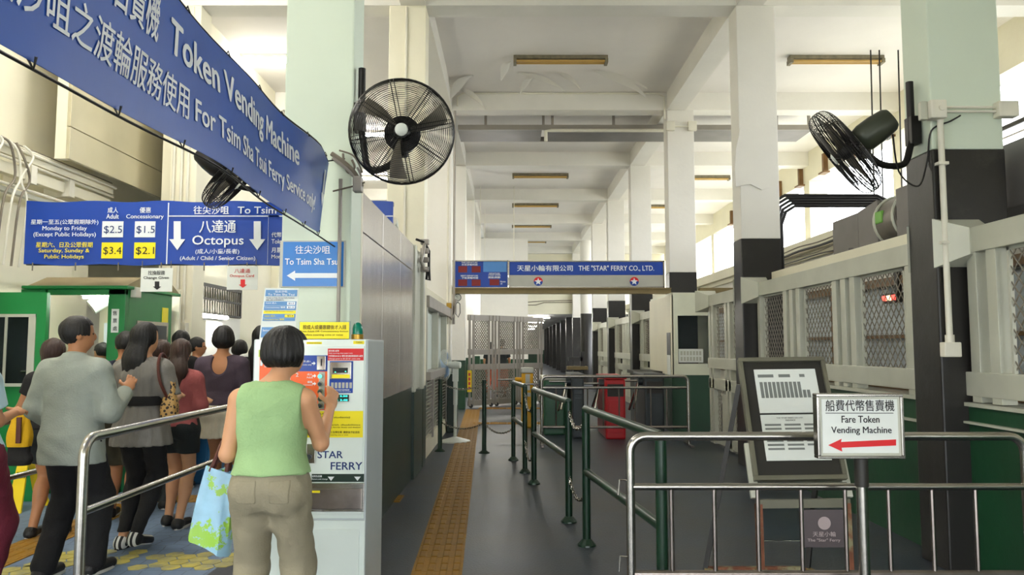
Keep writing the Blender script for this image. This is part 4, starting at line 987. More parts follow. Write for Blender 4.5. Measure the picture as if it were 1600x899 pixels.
MB().cyl((pc.x, sy + 0.04, 0.02), (pc.x, sy + 0.04, a.z - 0.01), 0.026, 20).build('pole', STEEL, t, smooth=True); MB().cyl((pc.x, sy + 0.04, a.z - 0.15), (pc.x, sy + 0.04, a.z - 0.012), 0.032, 20).build('collar', DKW, t, smooth=True)
MB().lathe([(0.17, 0), (0.17, 0.012), (0.05, 0.03), (0.03, 0.05)], (pc.x, sy + 0.04, 0), 28).build('base', STEEL, t, smooth=True)

t = thing('notice_easel', 'leaning dark notice board with two pale posters on metal easel', 'notice board', (2.0, 4.9, 0))
# board frame: local axes from four corners
TL, TR = aty(1155, 560, 5.15), aty(1284, 560, 5.15)
BL, BR = aty(1176, 752, 4.78), aty(1326, 750, 4.78)
org = BL; rx = (BR - BL); wdt = rx.length; rx.normalize(); upv = ((TL + TR) / 2 - (BL + BR) / 2); hgt = upv.length; upv.normalize(); nrm = rx.cross(upv).normalized()
if nrm.y > 0: nrm = -nrm
wdt = (wdt + (TR - TL).length) / 2 * 1.0; cen = (BL + BR) / 2
def L3(u, v, n=0.0): return cen + rx * (u * wdt) + upv * (v * hgt) + nrm * n
def pan(name, u0, u1, v0, v1, n0, n1, mat, par=None, bevel=0):
    vs = [L3(u, v, n) for u in (u0, u1) for v in (v0, v1) for n in (n0, n1)]
    return MB().add(vs, [(0, 1, 3, 2), (4, 6, 7, 5), (0, 4, 5, 1), (2, 3, 7, 6), (0, 2, 6, 4), (1, 5, 7, 3)]).build(name, mat, par or t, bevel=bevel)
EF = M('easel_frame', (122, 120, 104), 0.4, 0.4, var=0.15)
pan('backboard', -0.48, 0.48, 0.01, 0.99, -0.02, 0.0, DKW)
for f in ((-.5, .5, 0, .035), (-.5, .5, .965, 1)): pan('frame', *f, -0.03, 0.02, EF, bevel=0.004)
for f in ((-.5, -.455, 0.035, .965), (.455, .5, 0.035, .965)): pan('frame', *f, -0.03, 0.02, EF, bevel=0.004)
for nm, f in (('poster', (-.335, .375, .53, .9)), ('poster', (-.335, .375, .15, .515))):
    o = pan(nm, *f, 0.0, 0.004, PAPER)
GI = M('grey_ink', (120, 124, 120), 0.7, var=0)
def lettl(body, u0, u1, v0, v1, mat, **k): letter(body, mat, t, L3(u0, v0, 0.0055), rx, upv, (u1 - u0) * wdt, (v1 - v0) * hgt, **k)
for k, w2 in enumerate((0.3, 0.22, 0.1)): pan('print_line', -.3 + .24 * k, -.3 + .24 * k + w2 * .6, .83, .855, .004, .0055, GI)
for k in range(12): pan('print_column', -.29 + .048 * k, -.255 + .048 * k, .655, .79 if k < 10 else .72, .004, .0055, GI)
for k in range(20):
    c_ = k % 3; pan('print_line', -.3 + .22 * c_, -.12 + .22 * c_, .425 - .032 * (k // 3), .44 - .032 * (k // 3), .004, .0055, GI)
lettl('THE "STAR" FERRY CO. LTD.', -.16, .14, .483, .493, GI); lettl('NOTICE', -.06, .05, .462, .474, GI)
# sleeves, legs and base frame
for u in (-.5, .5):
    p0, p1 = L3(u, 0.3, -0.03), L3(u, -0.12, -0.03); MB().bar(p0, p1, 0.05, 0.03).build('sleeve', GREYF, t, bevel=0.004)
MB().bar(L3(-.5, -.03, -.03), L3(.5, -.03, -.03), 0.03, 0.04).bar(L3(-.5, -.16, -.03), L3(.5, -.16, -.03), 0.03, 0.05).build('cross_rail', EF, t)
zb_ = L3(0, -0.16).z; f0, f1 = L3(-.47, -.16, -.03), L3(.47, -.16, -.03)
for p in (f0, f1): MB().bar(p, (p.x, p.y - 0.02, 0.02), 0.04, 0.03).build('front_leg', RUST, t)
bk = [(f0.x - 0.22, 5.2, 0.03), (f1.x - 0.08, 5.2, 0.03)]
for q, u in ((bk[0], -.5), (bk[1], .5)): MB().bar(L3(u, 0.8, -0.05), q, 0.045, 0.03).build('rear_leg', DKW, t)
MB().bar(bk[0], bk[1], 0.035, 0.04).build('base_rail', RUST, t)
MB().bar((f0.x, f0.y - 0.02, .03), (f1.x, f1.y - .02, .03), 0.035, 0.04).build('base_rail', RUST, t)
for s_ in (0, .5, 1):
    p = Vector(bk[0]).lerp(Vector(bk[1]), s_); q = Vector((f0.x, f0.y - .02, .03)).lerp(Vector((f1.x, f1.y - .02, .03)), s_); MB().bar(p, q, 0.035, 0.035).build('base_rail', OLIVE, t)
MB().box(f0.x, f1.x, f0.y + 0.01, f0.y + 0.025, zb_ - 0.24, zb_ - 0.01).build('tinted_panel', GLASS, t)
t2 = thing('glass_plaque', 'small square plaque with round emblem hung low on the easel', 'plaque', (f1.x, f0.y, zb_ - .2))
PL = M('plaque_glass', (96, 88, 90), 0.25, var=0.08); PLI = M('plaque_ink', (176, 160, 160), 0.5, var=0)
ya = f0.y - 0.03; a = aty(1256, 856, ya); b = aty(1320, 797, ya)
MB().box(a.x, b.x, ya, ya + 0.01, a.z, b.z).build('plate', PL, t2, bevel=0.003); MB().box(a.x + 0.03, b.x - 0.03, ya + 0.01, f0.y - 0.005, b.z - 0.03, b.z - 0.01).build('hook', STEEL, t2)
disc(1288, 818, 10, ya - 0.001, PLI, t2, name='emblem', t=0.001); text_y('天星小輪', 1270, 831, 1306, 839, ya - 0.0015, PLI, t2); text_y('The "Star" Ferry', 1262, 842, 1313, 848, ya - 0.0015, PLI, t2, bold=0.02)

# ------------------------------------------------------------------ wall fans
_fan = {}
def fan(label, c, axis, col_anchor, Rf=0.335, ang0=0.2, motor=FANB, pole=None, hubm=FANW, deep=0.16):
    """c centre of the guard, axis unit vector the fan blows along"""
    c = Vector(c); ax = Vector(axis).normalized(); Q = ax.to_track_quat('Z', 'Y').to_matrix()
    t = bpy.data.objects.new('wall_fan', None); COL.objects.link(t); t.location = c; t['label'] = label; t['category'] = 'fan'; t['group'] = 'black industrial fans'
    A = Vector((0, 0, 0)); W_ = lambda p: c + Q @ Vector(p)
    for sg, nm in ((1, 'front_guard'), (-1, 'rear_guard')):
        mb = MB(); n = 27
        zf = lambda r: sg * deep * (0.1 + 0.4 * math.sqrt(max(0, 1 - (max(r / Rf - 0.80, 0) / 0.20) ** 2)))
        for k in range(n):
            if k < 19: r_ = 0.06 + (0.80 * Rf - 0.06) * k / 18; z_ = sg * deep * 0.5
            else: q_ = (k - 18) / 8 * math.pi / 2; r_ = Rf * (0.80 + 0.20 * math.sin(q_)); z_ = sg * deep * (0.1 + 0.4 * math.cos(q_))
            mb.ring(W_((0, 0, z_)), ax, r_, 0.002, 44, 3)
        for k in range(8):
            for dd in (-0.012, 0.012):
                a = ang0 + k * math.pi / 4; pts = []
                for r_ in (0.05, 0.15, 0.26, 0.28, 0.30, 0.32, 0.33, Rf):
                    off = dd * 1.0; pts.append(W_((r_ * math.cos(a) - off * math.sin(a), r_ * math.sin(a) + off * math.cos(a), zf(r_))))
                pts.append(W_((Rf * math.cos(a) - dd * math.sin(a), Rf * math.sin(a) + dd * math.cos(a), 0)))
                mb.tube(pts, 0.0024, 4)
        mb.build(nm, FANB, t, smooth=False)
    for q_ in (-1, 1): MB().ring(W_((0, 0, q_ * deep * 0.1)), ax, Rf, 0.006, 48, 6).build('rim', FANB, t, smooth=True)
    MB().ring(c, ax, Rf + .002, 0.004, 48, 6).build('rim', FANB, t, smooth=True)
    MB().lathe([(0.001, 0.0), (0.03, 0.0), (0.04, -0.006), (0.042, -0.012)], W_((0, 0, deep * 0.5 + 0.012)), 20, Q).build('badge', hubm, t, smooth=True)
    MB().lathe([(0.001, 0.05), (0.045, 0.04), (0.055, 0.0), (0.05, -0.06)], c, 20, Q).build('hub', FANB, t, smooth=True)
    for k in range(3):
        mb = MB(); vs = []; fs = []; n = 8
        for i in range(n + 1):
            r_ = 0.04 + (Rf - 0.07) * i / n; wd = 0.42 - 0.1 * abs(i / n - 0.6)
            for j, jj in enumerate((-1, 0, 1)):
                a = ang0 + 2.1 * k + jj * wd * (0.5 if i else .3) + 0.25 * i / n; vs.append(W_((r_ * math.cos(a), r_ * math.sin(a), 0.028 * jj * (1 - i / n * .5) + (0.006 if jj == 0 else 0))))
        for i in range(n):
            for j in range(2): fs.append((i * 3 + j, i * 3 + j + 1, i * 3 + j + 4, i * 3 + j + 3))
        mb.add(vs, fs).build('blade', BLADE, t, smooth=True)
    MB().lathe([(0.001, -0.375), (0.07, -0.37), (0.088, -0.345), (0.1, -0.25), (0.1, -0.16), (0.085, -0.1), (0.06, -0.08)], c, 24, Q).build('motor_housing', motor, t, smooth=True)
    MB().lathe([(0.06, -0.08), (0.12, -0.085), (0.12, -0.09), (0.06, -0.095)], c, 24, Q).build('mount_plate', FANB, t)
    # bracket: pivot under the motor, curved arm, socket and vertical tube on the column
    pv = W_((0, 0, -0.16)) + Vector((0, 0, -0.11)); an = Vector(col_anchor)
    MB().bar(W_((0, 0, -0.16)), pv, 0.05, 0.05).cyl(pv + Vector((0, 0, -.03)), pv + Vector((0, 0, .03)), 0.035, 12).build('pivot', FANB, t)
    mid = Vector((an.x * .8 + pv.x * .2, an.y * .8 + pv.y * .2, pv.z - 0.05)); m2 = Vector((an.x * .35 + pv.x * .65, an.y * .35 + pv.y * .65, pv.z - 0.07))
    MB().tube(cr([pv, m2, mid, an.lerp(mid, 0.25) - Vector((0, 0, 0.02)), an]), 0.024, 10).build('bracket_arm', FANB, t, smooth=True)
    MB().cyl(an, an + Vector((0, 0, 0.42)), 0.026, 12).build('bracket_tube', FANB, t, smooth=True)
    side = pole or Vector((1, 0, 0))
    MB().obox(an + Vector((0, 0, 0.06)) + Vector(side) * 0.03, (0.07, 0.10, 0.2)).build('wall_plate', FANB, t, bevel=0.004)
    return t, W_
# left fan on the mint column
fc = aty(628, 206, 4.85)
fan('big round fan facing the hall beside the mint column', fc, (0.10, -1, -0.10), (-1.055, 5.32, 3.05), Rf=0.335, pole=(-0.4, 0, 0))
fc = aty(1320, 238, 5.3)
t, W_ = fan('tilted fan seen edge on beside near right column', fc, (-0.74, 0.34, -0.56), (2.87, 5.4, 2.98), Rf=0.335, motor=FANO, ang0=0.5, pole=(0.4, 0, 0))
MB().ring(W_((0.0, -0.088, -0.27)), (0, 1, 0), 0.02, 0.005, 16, 5).build('label_ring', FANW, t, smooth=True)
a_ = [W_((0.02, -0.1, -0.3)), (2.72, 5.3, 2.72), (2.85, 5.3, 2.62), (2.92, 5.3, 2.8), (2.93, 5.25, 3.0), (3.05, 5.22, 3.06), (3.12, 5.22, 3.1)]
MB().tube(cr(a_), 0.006, 6).build('power_cord', CABLE, t, smooth=True)
fc = aty(362, 280, 6.9)
fan('dark fan peeking out behind the big blue banner', fc, (0.68, 0.2, -0.6), (-1.9, 7.2, 3.9), Rf=0.33, ang0=0.1)
t = thing('fan_bracket_post', 'steel post hanging from ceiling that carries the hidden fan', 'post', (-1.9, 7.2, 4.3))
MB().cyl((-1.9, 7.2, 4.2), (-1.9, 7.2, 6.27), 0.035, 12).build('tube', FANB, t, smooth=True)

# pedestal fan
t = thing('pedestal_fan', 'white and blue pedestal fan on round base by louvred wall', 'fan', (-0.88, 12.3, 0))
MB().lathe([(0.245, 0), (0.24, 0.02), (0.13, 0.05), (0.03, 0.08)], (-0.88, 12.3, 0), 32).build('base', FANW, t, smooth=True)
MB().cyl((-0.88, 12.3, 0.06), (-0.88, 12.3, 0.62), 0.026, 14).build('pole', FANW, t, smooth=True); MB().cyl((-0.88, 12.3, 0.58), (-0.88, 12.3, 1.15), 0.034, 14).box(-.925, -.835, 12.26, 12.34, 0.95, 1.2).build('column', FANW, t, smooth=True)
fh = Vector((-0.98, 12.28, 1.21)); fa = Vector((-0.88, 0.25, 0)).normalized(); Q = fa.to_track_quat('Z', 'Y').to_matrix()
MB().lathe([(0.001, -0.2), (0.05, -0.19), (0.065, -0.1), (0.05, 0.0)], fh, 20, Q).build('motor_housing', FANW, t, smooth=True)
mb = MB()
for k in range(12):
    mb.ring(fh + fa * (0.09 + 0.04 * math.cos(k / 11 * math.pi / 2)), fa, 0.03 + 0.21 * k / 11, 0.0025, 36, 4).ring(fh + fa * (0.05 - 0.03 * math.cos(k / 11 * math.pi / 2)), fa, 0.03 + 0.21 * k / 11, 0.0025, 36, 4)
mb.build('guard', FANW, t)
for k in range(3):
    vs = []; 
    for i in range(7):
        r_ = 0.02 + 0.19 * i / 6
        for jj in (-1, 0, 1): a = 2.1 * k + jj * 0.5; vs.append(fh + Q @ Vector((r_ * math.cos(a), r_ * math.sin(a), 0.06 + 0.02 * jj)))
    MB().add(vs, [(i * 3 + j, i * 3 + j + 1, i * 3 + j + 4, i * 3 + j + 3) for i in range(6) for j in range(2)]).build('blade', FANBL, t, smooth=True)

# ------------------------------------------------------------------ grey gate of three mesh leaves
t = thing('mesh_gate', 'grey three leaf mesh gate closing off the hall end', 'gate', (-0.1, 19.8, 0))
gl = [(-1.05, 18.95), (-0.42, 19.5), (0.2, 20.15), (0.86, 20.8)]
for k in range(3):
    (xa, ya), (xb_, yb) = gl[k], gl[k + 1]; d = Vector((xb_ - xa, yb - ya, 0)); ln = d.length; ang = math.atan2(d.y, d.x); dn = d.normalized()
    P_ = lambda u, z: Vector((xa, ya, z)) + dn * u
    zt = 2.3; leaf = MB().bar(P_(0, zt - .08), P_(ln, zt - .08), 0.06, 0.14).build('gate_leaf', GATEG, t)
    for z in (1.37, 1.0, 0.12): MB().bar(P_(0.01, z), P_(ln - .01, z), 0.05, 0.14).build('rail', GATEG, leaf)
    for u in (0.05, 0.17, ln - 0.17, ln - 0.05): MB().bar(P_(u, 0.05), P_(u, zt - 0.01), 0.06, 0.07, up=(0, 1, 0)).build('stile', GATEG, leaf)
    for z0, z1 in ((1.44, zt - 0.15), (0.19, 0.93)):
        wire = MB(); D = diamond(0, 0.2, ln - 0.2, z0, z1, 0.075, 0.09, 0.008)
        D.v = [tuple(P_(v[1], v[2]) + Vector((dn.y, -dn.x, 0)) * v[0]) for v in D.v]; D.build('wire_mesh', WIRE, leaf, kind='stuff')
    for u in (0.1, ln - 0.1):
        MB().cyl(P_(u, 0.05) - Vector((0, 0.03, 0)), P_(u, 0.05) + Vector((0, 0.03, 0)), 0.05, 12).build('castor', BLACKP, leaf, smooth=True)
wf = thing('wet_floor_sign', 'slim yellow caution sign hanging on left gate leaf', 'sign', (-1.0, 18.7, .5))
a = aty(730, 613, 18.72); b = aty(737, 579, 18.72); MB().box(a.x, b.x, 18.7, 18.73, a.z, b.z).build('board', YELP, wf, bevel=0.005)
for k in range(4): MB().box(a.x + 0.03, b.x - 0.03, 18.695, 18.7, a.z + 0.06 + 0.11 * k, a.z + 0.13 + 0.11 * k).build('symbol', PINKINK, wf)
wf = thing('wet_floor_sign', 'folding yellow wet floor sign on the floor at far left', 'sign', (-4.7, 7.1, 0))
a = aty(26, 783, 7.2); b = aty(53, 690, 7.2)
MB().add([(a.x, 7.05, 0), (b.x, 7.05, 0), (b.x - .03, 7.2, .62), (a.x + .03, 7.2, .62), (a.x, 7.07, 0), (b.x, 7.07, 0), (b.x - .03, 7.22, .62), (a.x + .03, 7.22, .62)], [(0, 1, 2, 3), (7, 6, 5, 4), (0, 4, 5, 1), (1, 5, 6, 2), (2, 6, 7, 3), (3, 7, 4, 0)]).build('front_board', YELP, wf)
MB().add([(a.x + .05, 7.4, 0), (b.x + .05, 7.4, 0), (b.x - .03, 7.22, .62), (a.x + .03, 7.22, .62), (a.x + .05, 7.42, 0), (b.x + .05, 7.42, 0), (b.x - .03, 7.24, .62), (a.x + .03, 7.24, .62)], [(0, 1, 2, 3), (7, 6, 5, 4), (0, 4, 5, 1), (1, 5, 6, 2), (2, 6, 7, 3), (3, 7, 4, 0)]).build('rear_board', YELP, wf)
uw = Vector((0, .15, .62)).normalized()
letter('小心', RED, wf, (a.x + .03, 7.045 + .15 * .45 / .62, .45), (1, 0, 0), uw, .12, .1, bold=.03); letter('地滑', INK, wf, (a.x + .03, 7.045 + .15 * .3 / .62, .3), (1, 0, 0), uw, .11, .06, bold=.03)

# ------------------------------------------------------------------ stainless partition and left hall wall
t = thing('steel_partition', 'tall stainless sheet partition right of the mint column', 'partition', (-1.15, 7.2, 0))
for k in range(3):
    ya_, yb_ = 5.62 + 1.07 * k, 5.62 + 1.07 * (k + 1) - 0.006
    MB().box(-1.16, -1.12, ya_, yb_, 1.04, 2.36).build('steel_panel', SHEET, t, bevel=0.003); MB().box(-1.16, -1.12, ya_, yb_, 2.37, 2.67).build('steel_panel', SHEET, t, bevel=0.003)
MB().box(-1.19, -1.13, 5.6, 8.83, 0, 1.04).build('lower_wall', DKGREEN, t)
MB().box(-1.19, -1.10, 8.83, 8.98, 0.98, 2.68).box(-1.19, -1.12, 8.98, 9.5, 1.0, 2.66).box(-1.19, -1.08, 9.5, 9.66, 0.98, 2.68).build('frame_post', GREYF, t, bevel=0.006)
MB().box(-1.19, -1.1, 8.83, 9.66, 0, 0.98).build('lower_wall', DKGREEN, t)
MB().box(-1.17, -1.1, 5.6, 5.66, 1.04, 2.75).build('edge_post', CREAM, t)
t = thing('cable_clamp', 'grey cables looping from a steel box atop the partition end', 'cable', (-1.08, 9.4, 2.5))
q = lambda x, y: aty(x, y, 9.3)
MB().tube([(-1.05, 9.3, q(650, 380).z), (-1.06, 9.25, q(650, 395).z), (-1.08, 9.2, q(648, 410).z), (-1.05, 9.25, q(655, 421).z), (-1.02, 9.3, q(664, 421).z)], 0.022, 8).build('cable', GATEG, t, smooth=True)
MB().tube([(-1.14, 9.2, q(645, 376).z), (-1.05, 9.3, q(655, 379).z), (-1.0, 9.35, q(664, 392).z), (-1.0, 9.35, q(667, 418).z), (-.99, 9.35, q(669, 438).z), (-1.03, 9.35, q(663, 436).z), (-1.02, 9.35, q(662, 425).z)], 0.016, 8).build('cable', CABLE, t, smooth=True)
for y_ in (378, 392, 406, 421): MB().box(-1.1, -1.0, 9.28, 9.38, q(660, y_).z - 0.03, q(660, y_).z + 0.03).build('clamp', GATEG, t, bevel=0.006)
t = thing('spot_lamp', 'round pale lamp head resting on top of the steel partition', 'lamp', (-1.2, 7.9, 2.7))
c = aty(630, 354, 7.9); Qd = Vector((-0.5, -0.6, .5)).to_track_quat('Z', 'Y').to_matrix()
MB().lathe([(0.001, -0.07), (0.05, -0.06), (0.09, 0.0), (0.1, 0.03), (0.085, 0.025), (0.001, 0.0)], (-1.24, 7.9, c.z), 24, Qd).build('shade', GREYF, t, smooth=True); MB().tube([(-1.22, 7.92, c.z), (-1.16, 7.95, c.z - 0.05), (-1.17, 7.95, 2.66)], 0.012, 8).build('arm', CABLE, t, smooth=True)

t = struct('wall_hall_left', MB().box(-1.24, -1.14, 10.03, 14.1, 0, 0.25).box(-1.24, -1.14, 10.03, 14.1, 2.17, 2.3).box(-1.24, -1.14, 13.5, 14.1, 0.25, 2.17), CREAM)
MB().box(-1.26, -1.06, 10.03, 13.6, 2.02, 2.17).build('lintel', GATEG, t, bevel=0.006); MB().box(-1.24, -1.04, 10.03, 13.6, 1.06, 1.17).build('sill', GATEG, t, bevel=0.006)
for y in (10.1, 11.6, 13.1): MB().box(-1.22, -1.1, y, y + 0.12, 1.17, 2.02).build('mullion', GREYF, t)
MB().box(-1.2, -1.19, 10.1, 13.5, 1.17, 2.02).build('pane', MACH, t)
for k in range(3):
    for j in range(15): MB().add([(-1.20, 10.15 + 1.15 * k, .28 + .05 * j), (-1.20, 11.2 + 1.15 * k, .28 + .05 * j), (-1.14, 11.2 + 1.15 * k, .30 + .05 * j), (-1.14, 10.15 + 1.15 * k, .30 + .05 * j), (-1.20, 10.15 + 1.15 * k, .29 + .05 * j), (-1.20, 11.2 + 1.15 * k, .29 + .05 * j), (-1.14, 11.2 + 1.15 * k, .31 + .05 * j), (-1.14, 10.15 + 1.15 * k, .31 + .05 * j)], [(3, 2, 1, 0), (4, 5, 6, 7), (0, 1, 5, 4), (2, 3, 7, 6)]).build('slat', GREYF, t)
    MB().box(-1.21, -1.12, 11.2 + 1.15 * k, 11.3 + 1.15 * k, 0.2, 1.06).build('mullion', GATEG, t)
MB().box(-1.235, -1.225, 10.1, 13.5, 0.2, 1.06).build('backing', GREYF, t)
MB().box(-1.12, -0.95, 13.6, 14.0, 0, 1.02).build('base_cabinet', DKGREEN, None, bevel=0.01, label='dark green low cabinet at the foot of third left column', category='cabinet')
t = thing('meter_group', 'brass meter box with grey pipes on the hall left column', 'meter', (-1.1, 13.9, 2.3))
c = aty(700, 478, 13.6); MB().box(c.x - 0.06, c.x + 0.06, 13.6, 13.72, c.z - 0.05, c.z + 0.05).build('brass_box', BRASS, t, bevel=0.01)
for x_ in (-1.13, -1.07, -1.02): MB().cyl((x_, 13.75, 1.9), (x_, 13.75, 5.8 if x_ != -1.07 else 2.6), 0.022, 8).build('pipe', PIPE if x_ != -1.02 else GATEG, t, smooth=True)
MB().tube([(-1.15, 13.7, 2.1), (-1.05, 13.66, 1.98), (-1.0, 13.7, 2.1), (-.98, 13.72, 2.35)], 0.02, 8).build('pipe', GATEG, t, smooth=True)
t = thing('wall_gauge', 'round white dial gauge with tube under the departure board', 'gauge', (-1.0, 14.05, 2.4))
c = aty(715, 465, 14.0); MB().cyl((c.x, 14.02, c.z), (c.x, 14.1, c.z), 0.062, 24).build('dial', FANW, t); MB().ring((c.x, 14.02, c.z), (0, 1, 0), 0.062, 0.007, 24, 6).build('rim', TSD, t, smooth=True); MB().bar((c.x, 14.012, c.z), (c.x - 0.03, 14.012, c.z + 0.03), 0.006, 0.004).build('needle', INK, t)
MB().tube([(c.x, 14.05, c.z - 0.08), (c.x - 0.03, 14.05, c.z - 0.12), (c.x - 0.035, 14.05, c.z - 0.3), (c.x + 0.01, 14.05, c.z - 0.36), (c.x + 0.045, 14.05, c.z - 0.28), (c.x + 0.04, 14.05, c.z - 0.12), (c.x, 14.05, c.z - 0.08)], 0.009, 6).build('tube', TSD, t, smooth=True)
# conduits on the first left columns
MB().tube([(-1.35, 9.66, 5.9), (-1.35, 9.66, 2.7)], 0.016, 8).build('column_conduit', PIPE, None, smooth=True, label='thin conduit running down white column behind big fan', category='conduit')

# ------------------------------------------------------------------ hanging banner (plane facing the hall)
BX = -1.235
def sag(y, z):     # gentle ripples of the cloth
    return 0.018 * math.sin(2.1 * y + 3.2 * z) + 0.010 * math.sin(5.3 * y - 4 * z) - 0.03 * max(0, y - 4.7)
ban = thing('hanging_banner', 'large blue token vending machine banner slanting from upper left', 'banner', (BX, 3.4, 2.5))
nY, nZ = 60, 10; vs = []; fs = []; y0_, y1_ = 1.35, 5.16
def bz(y, v):       # v 0 bottom .. 1 top
    top_ = 2.80 - 0.03 * math.sin(math.pi * (y - y0_) / (y1_ - y0_)) + (0.0 if y < 4.9 else -0.05 * (y - 4.9) / .26)
    bot_ = 2.25 + 0.012 * math.sin(2.6 * y)
    return bot_ + (top_ - bot_) * v
for s_ in (0, 1):
    for i in range(nY + 1):
        for j in range(nZ + 1):
            v_ = j / nZ; y = y0_ + (y1_ - 0.10 * (1 - v_) - y0_) * i / nZ * nZ / nY; z = bz(y, v_); vs.append((BX + sag(y, z) - 0.003 * s_, y, z))
st = (nY + 1) * (nZ + 1)
for i in range(nY):
    for j in range(nZ):
        a = i * (nZ + 1) + j; fs.append((a, a + 1, a + nZ + 2, a + nZ + 1)); fs.append((a + st, a + nZ + 1 + st, a + nZ + 2 + st, a + 1 + st))
mb = MB(); mb.add(vs, fs); cl = mb.build('cloth', BLUE, ban, smooth=True)
wb = lambda v: Vector((BX + sag(v.y, v.z) + 0.004, v.y, v.z))
def btext(body, ya, yb, za, zb, **k):
    letter(body, SIGNW, ban, (BX, ya, za), (0, 1, 0), (0, 0, 1), yb - ya, zb - za, warp=wb, **k)
def byz(px, py): p = atx(px, py, BX); return p.y, p.z
ln1 = [byz(262, 30), byz(262, 84), byz(468, 250)]; ln2 = [byz(300, 153), byz(300, 190), byz(497, 328)]
z1b = (byz(262, 84)[1] + byz(300, 108)[1] + byz(466, 252)[1]) / 3; 
yT, yE = byz(259, 60)[0], byz(470, 235)[0]; zt1, zb1 = byz(262, 27)[1], byz(262, 86)[1]
btext('Token Vending Machine', yT, yE, zb1 - 0.03, zt1, bold=0.03)
cjt, cjb = byz(222, -8)[1], byz(222, 66)[1]
btext('船費代幣售賣機', byz(20, 0)[0], byz(240, 40)[0], zb1 - 0.005, zb1 + 0.175, bold=0.015)
yF, yo = byz(299, 170)[0], byz(497, 305)[0]; zt2, zb2 = byz(300, 153)[1], byz(300, 192)[1]
btext('For Tsim Sha Tsui Ferry Service only!', yF, yo, zb2 - 0.022, zt2, bold=0.022)
btext('只供往尖沙咀之渡輪服務使用', 1.42, byz(291, 150)[0], zb2 - 0.01, zt2 + 0.025, bold=0.01)
ya_, za_ = byz(509, 300); zt_ = byz(509, 252)[1] + 0.02
P = [(-.018, .16), (.018, .16), (.018, 0), (.045, 0), (0, -.085), (-.045, 0), (-.018, 0)]
vsA = [wb(Vector((BX, 5.06 + a, 2.52 + b))) for a, b in P]
MB().add(vsA, [tuple(range(7))]).build('arrow', SIGNW, ban)
for k in range(9):
    y = 1.5 + 0.44 * k
    for v_ in (0.02, 0.98):
        z = bz(y, v_); e = 1 if v_ > .5 else -1
        MB().tube([(BX + sag(y, z) + 0.012, y, z), (BX + sag(y, z), y + 0.01, z + e * 0.03), (BX + sag(y, z) - 0.012, y, z)], 0.004, 5).build('tie', CABLE, ban, smooth=True)
MB().tube([(BX + sag(y0_ + (y1_ - y0_) * k / 30, 2.25) - .01, y0_ + (y1_ - y0_) * k / 30, bz(y0_ + (y1_ - y0_) * k / 30, 0) - 0.014) for k in range(29)] + [(-1.2, 5.2, 2.18)], 0.005, 5).build('rope', CABLE, ban, smooth=True)
MB().tube([(BX + sag(y0_ + (y1_ - y0_) * k / 30, 2.8) - .01, y0_ + (y1_ - y0_) * k / 30, bz(y0_ + (y1_ - y0_) * k / 30, 1) + 0.014) for k in range(31)] + [(-1.15, 5.24, 2.80)], 0.005, 5).build('rope', CABLE, ban, smooth=True)
# rope lashing and cables at the mint column corner
t = thing('rope_lashing', 'grey cable and rope tangle on mint column corner below big fan', 'cable', (-1.12, 5.2, 2.6))
cc = lambda x, y, Y=5.19: tuple(aty(x, y, Y))
for pts, r_, m_ in (([(518, 240), (535, 252), (552, 268), (562, 285)], 0.016, CABLEG), ([(520, 247), (540, 262), (556, 278), (566, 292)], 0.014, GATEG), ([(536, 240), (538, 258), (545, 270), (554, 262), (550, 250)], 0.008, CABLEG), ([(520, 299), (540, 294), (556, 290), (570, 285)], 0.006, CABLEG), ([(558, 262), (564, 275), (562, 292), (556, 300)], 0.008, GATEG), ([(530, 235), (550, 242), (560, 255), (566, 270)], 0.006, CABLEG)):
    MB().tube(cr([cc(*p) for p in pts]), r_, 8).build('cable', m_, t, smooth=True)
a = aty(552, 300, 5.19); b = aty(566, 276, 5.19); MB().box(a.x, b.x, 5.16, 5.24, a.z, b.z).build('bracket', GATEG, t, bevel=0.008)
p = aty(532, 300, 5.2)
MB().cyl((p.x, 5.2, aty(532, 280, 5.2).z), (p.x, 5.2, 1.62), 0.013, 10).build('column_conduit', GATEG, None, smooth=True, label='grey conduit running down front of mint column across the blue sign', category='conduit')

# ------------------------------------------------------------------ price board
PY = 7.5
pb = thing('price_board', 'long blue fare board with white and yellow price squares', 'sign', (-3, PY, 2.7))
a = aty(37, 414, PY); b = aty(614, 315, PY)
vs = []; fs = []; n = 60
for s_ in (0, 1):
    for i in range(n + 1):
        for j in (0, 1):
            x = a.x + (b.x - a.x) * i / n; vs.append((x, PY + 0.006 * math.sin(4 * x) + 0.03 * s_, (a.z if j == 0 else b.z) + 0.008 * math.sin(9 * x + j)))
st = 2 * (n + 1)
for i in range(n):
    fs += [(2 * i, 2 * i + 1, 2 * i + 3, 2 * i + 2), (2 * i + st, 2 * i + 2 + st, 2 * i + 3 + st, 2 * i + 1 + st), (2 * i, 2 * i + 2, 2 * i + 2 + st, 2 * i + st), (2 * i + 1, 2 * i + 1 + st, 2 * i + 3 + st, 2 * i + 3)]
fs += [(0, st, st + 1, 1), (2 * n, 2 * n + 1, 2 * n + 1 + st, 2 * n + st)]
MB().add(vs, fs).build('cloth', BLUED, pb)
MB().box(a.x, b.x, PY + 0.035, PY + 0.07, a.z + 0.0, a.z + 0.05).box(a.x, b.x, PY + 0.035, PY + 0.07, b.z - 0.04, b.z).build('rail', DKW, pb)
F_ = PY - 0.012
for r_ in ((261, 317, 262.6, 413), (262, 337, 436, 338.6), (418, 338, 419.4, 413), (419, 337, 614, 338.6)): rect_y('line', *r_, F_, SIGNW, pb, 0.002)
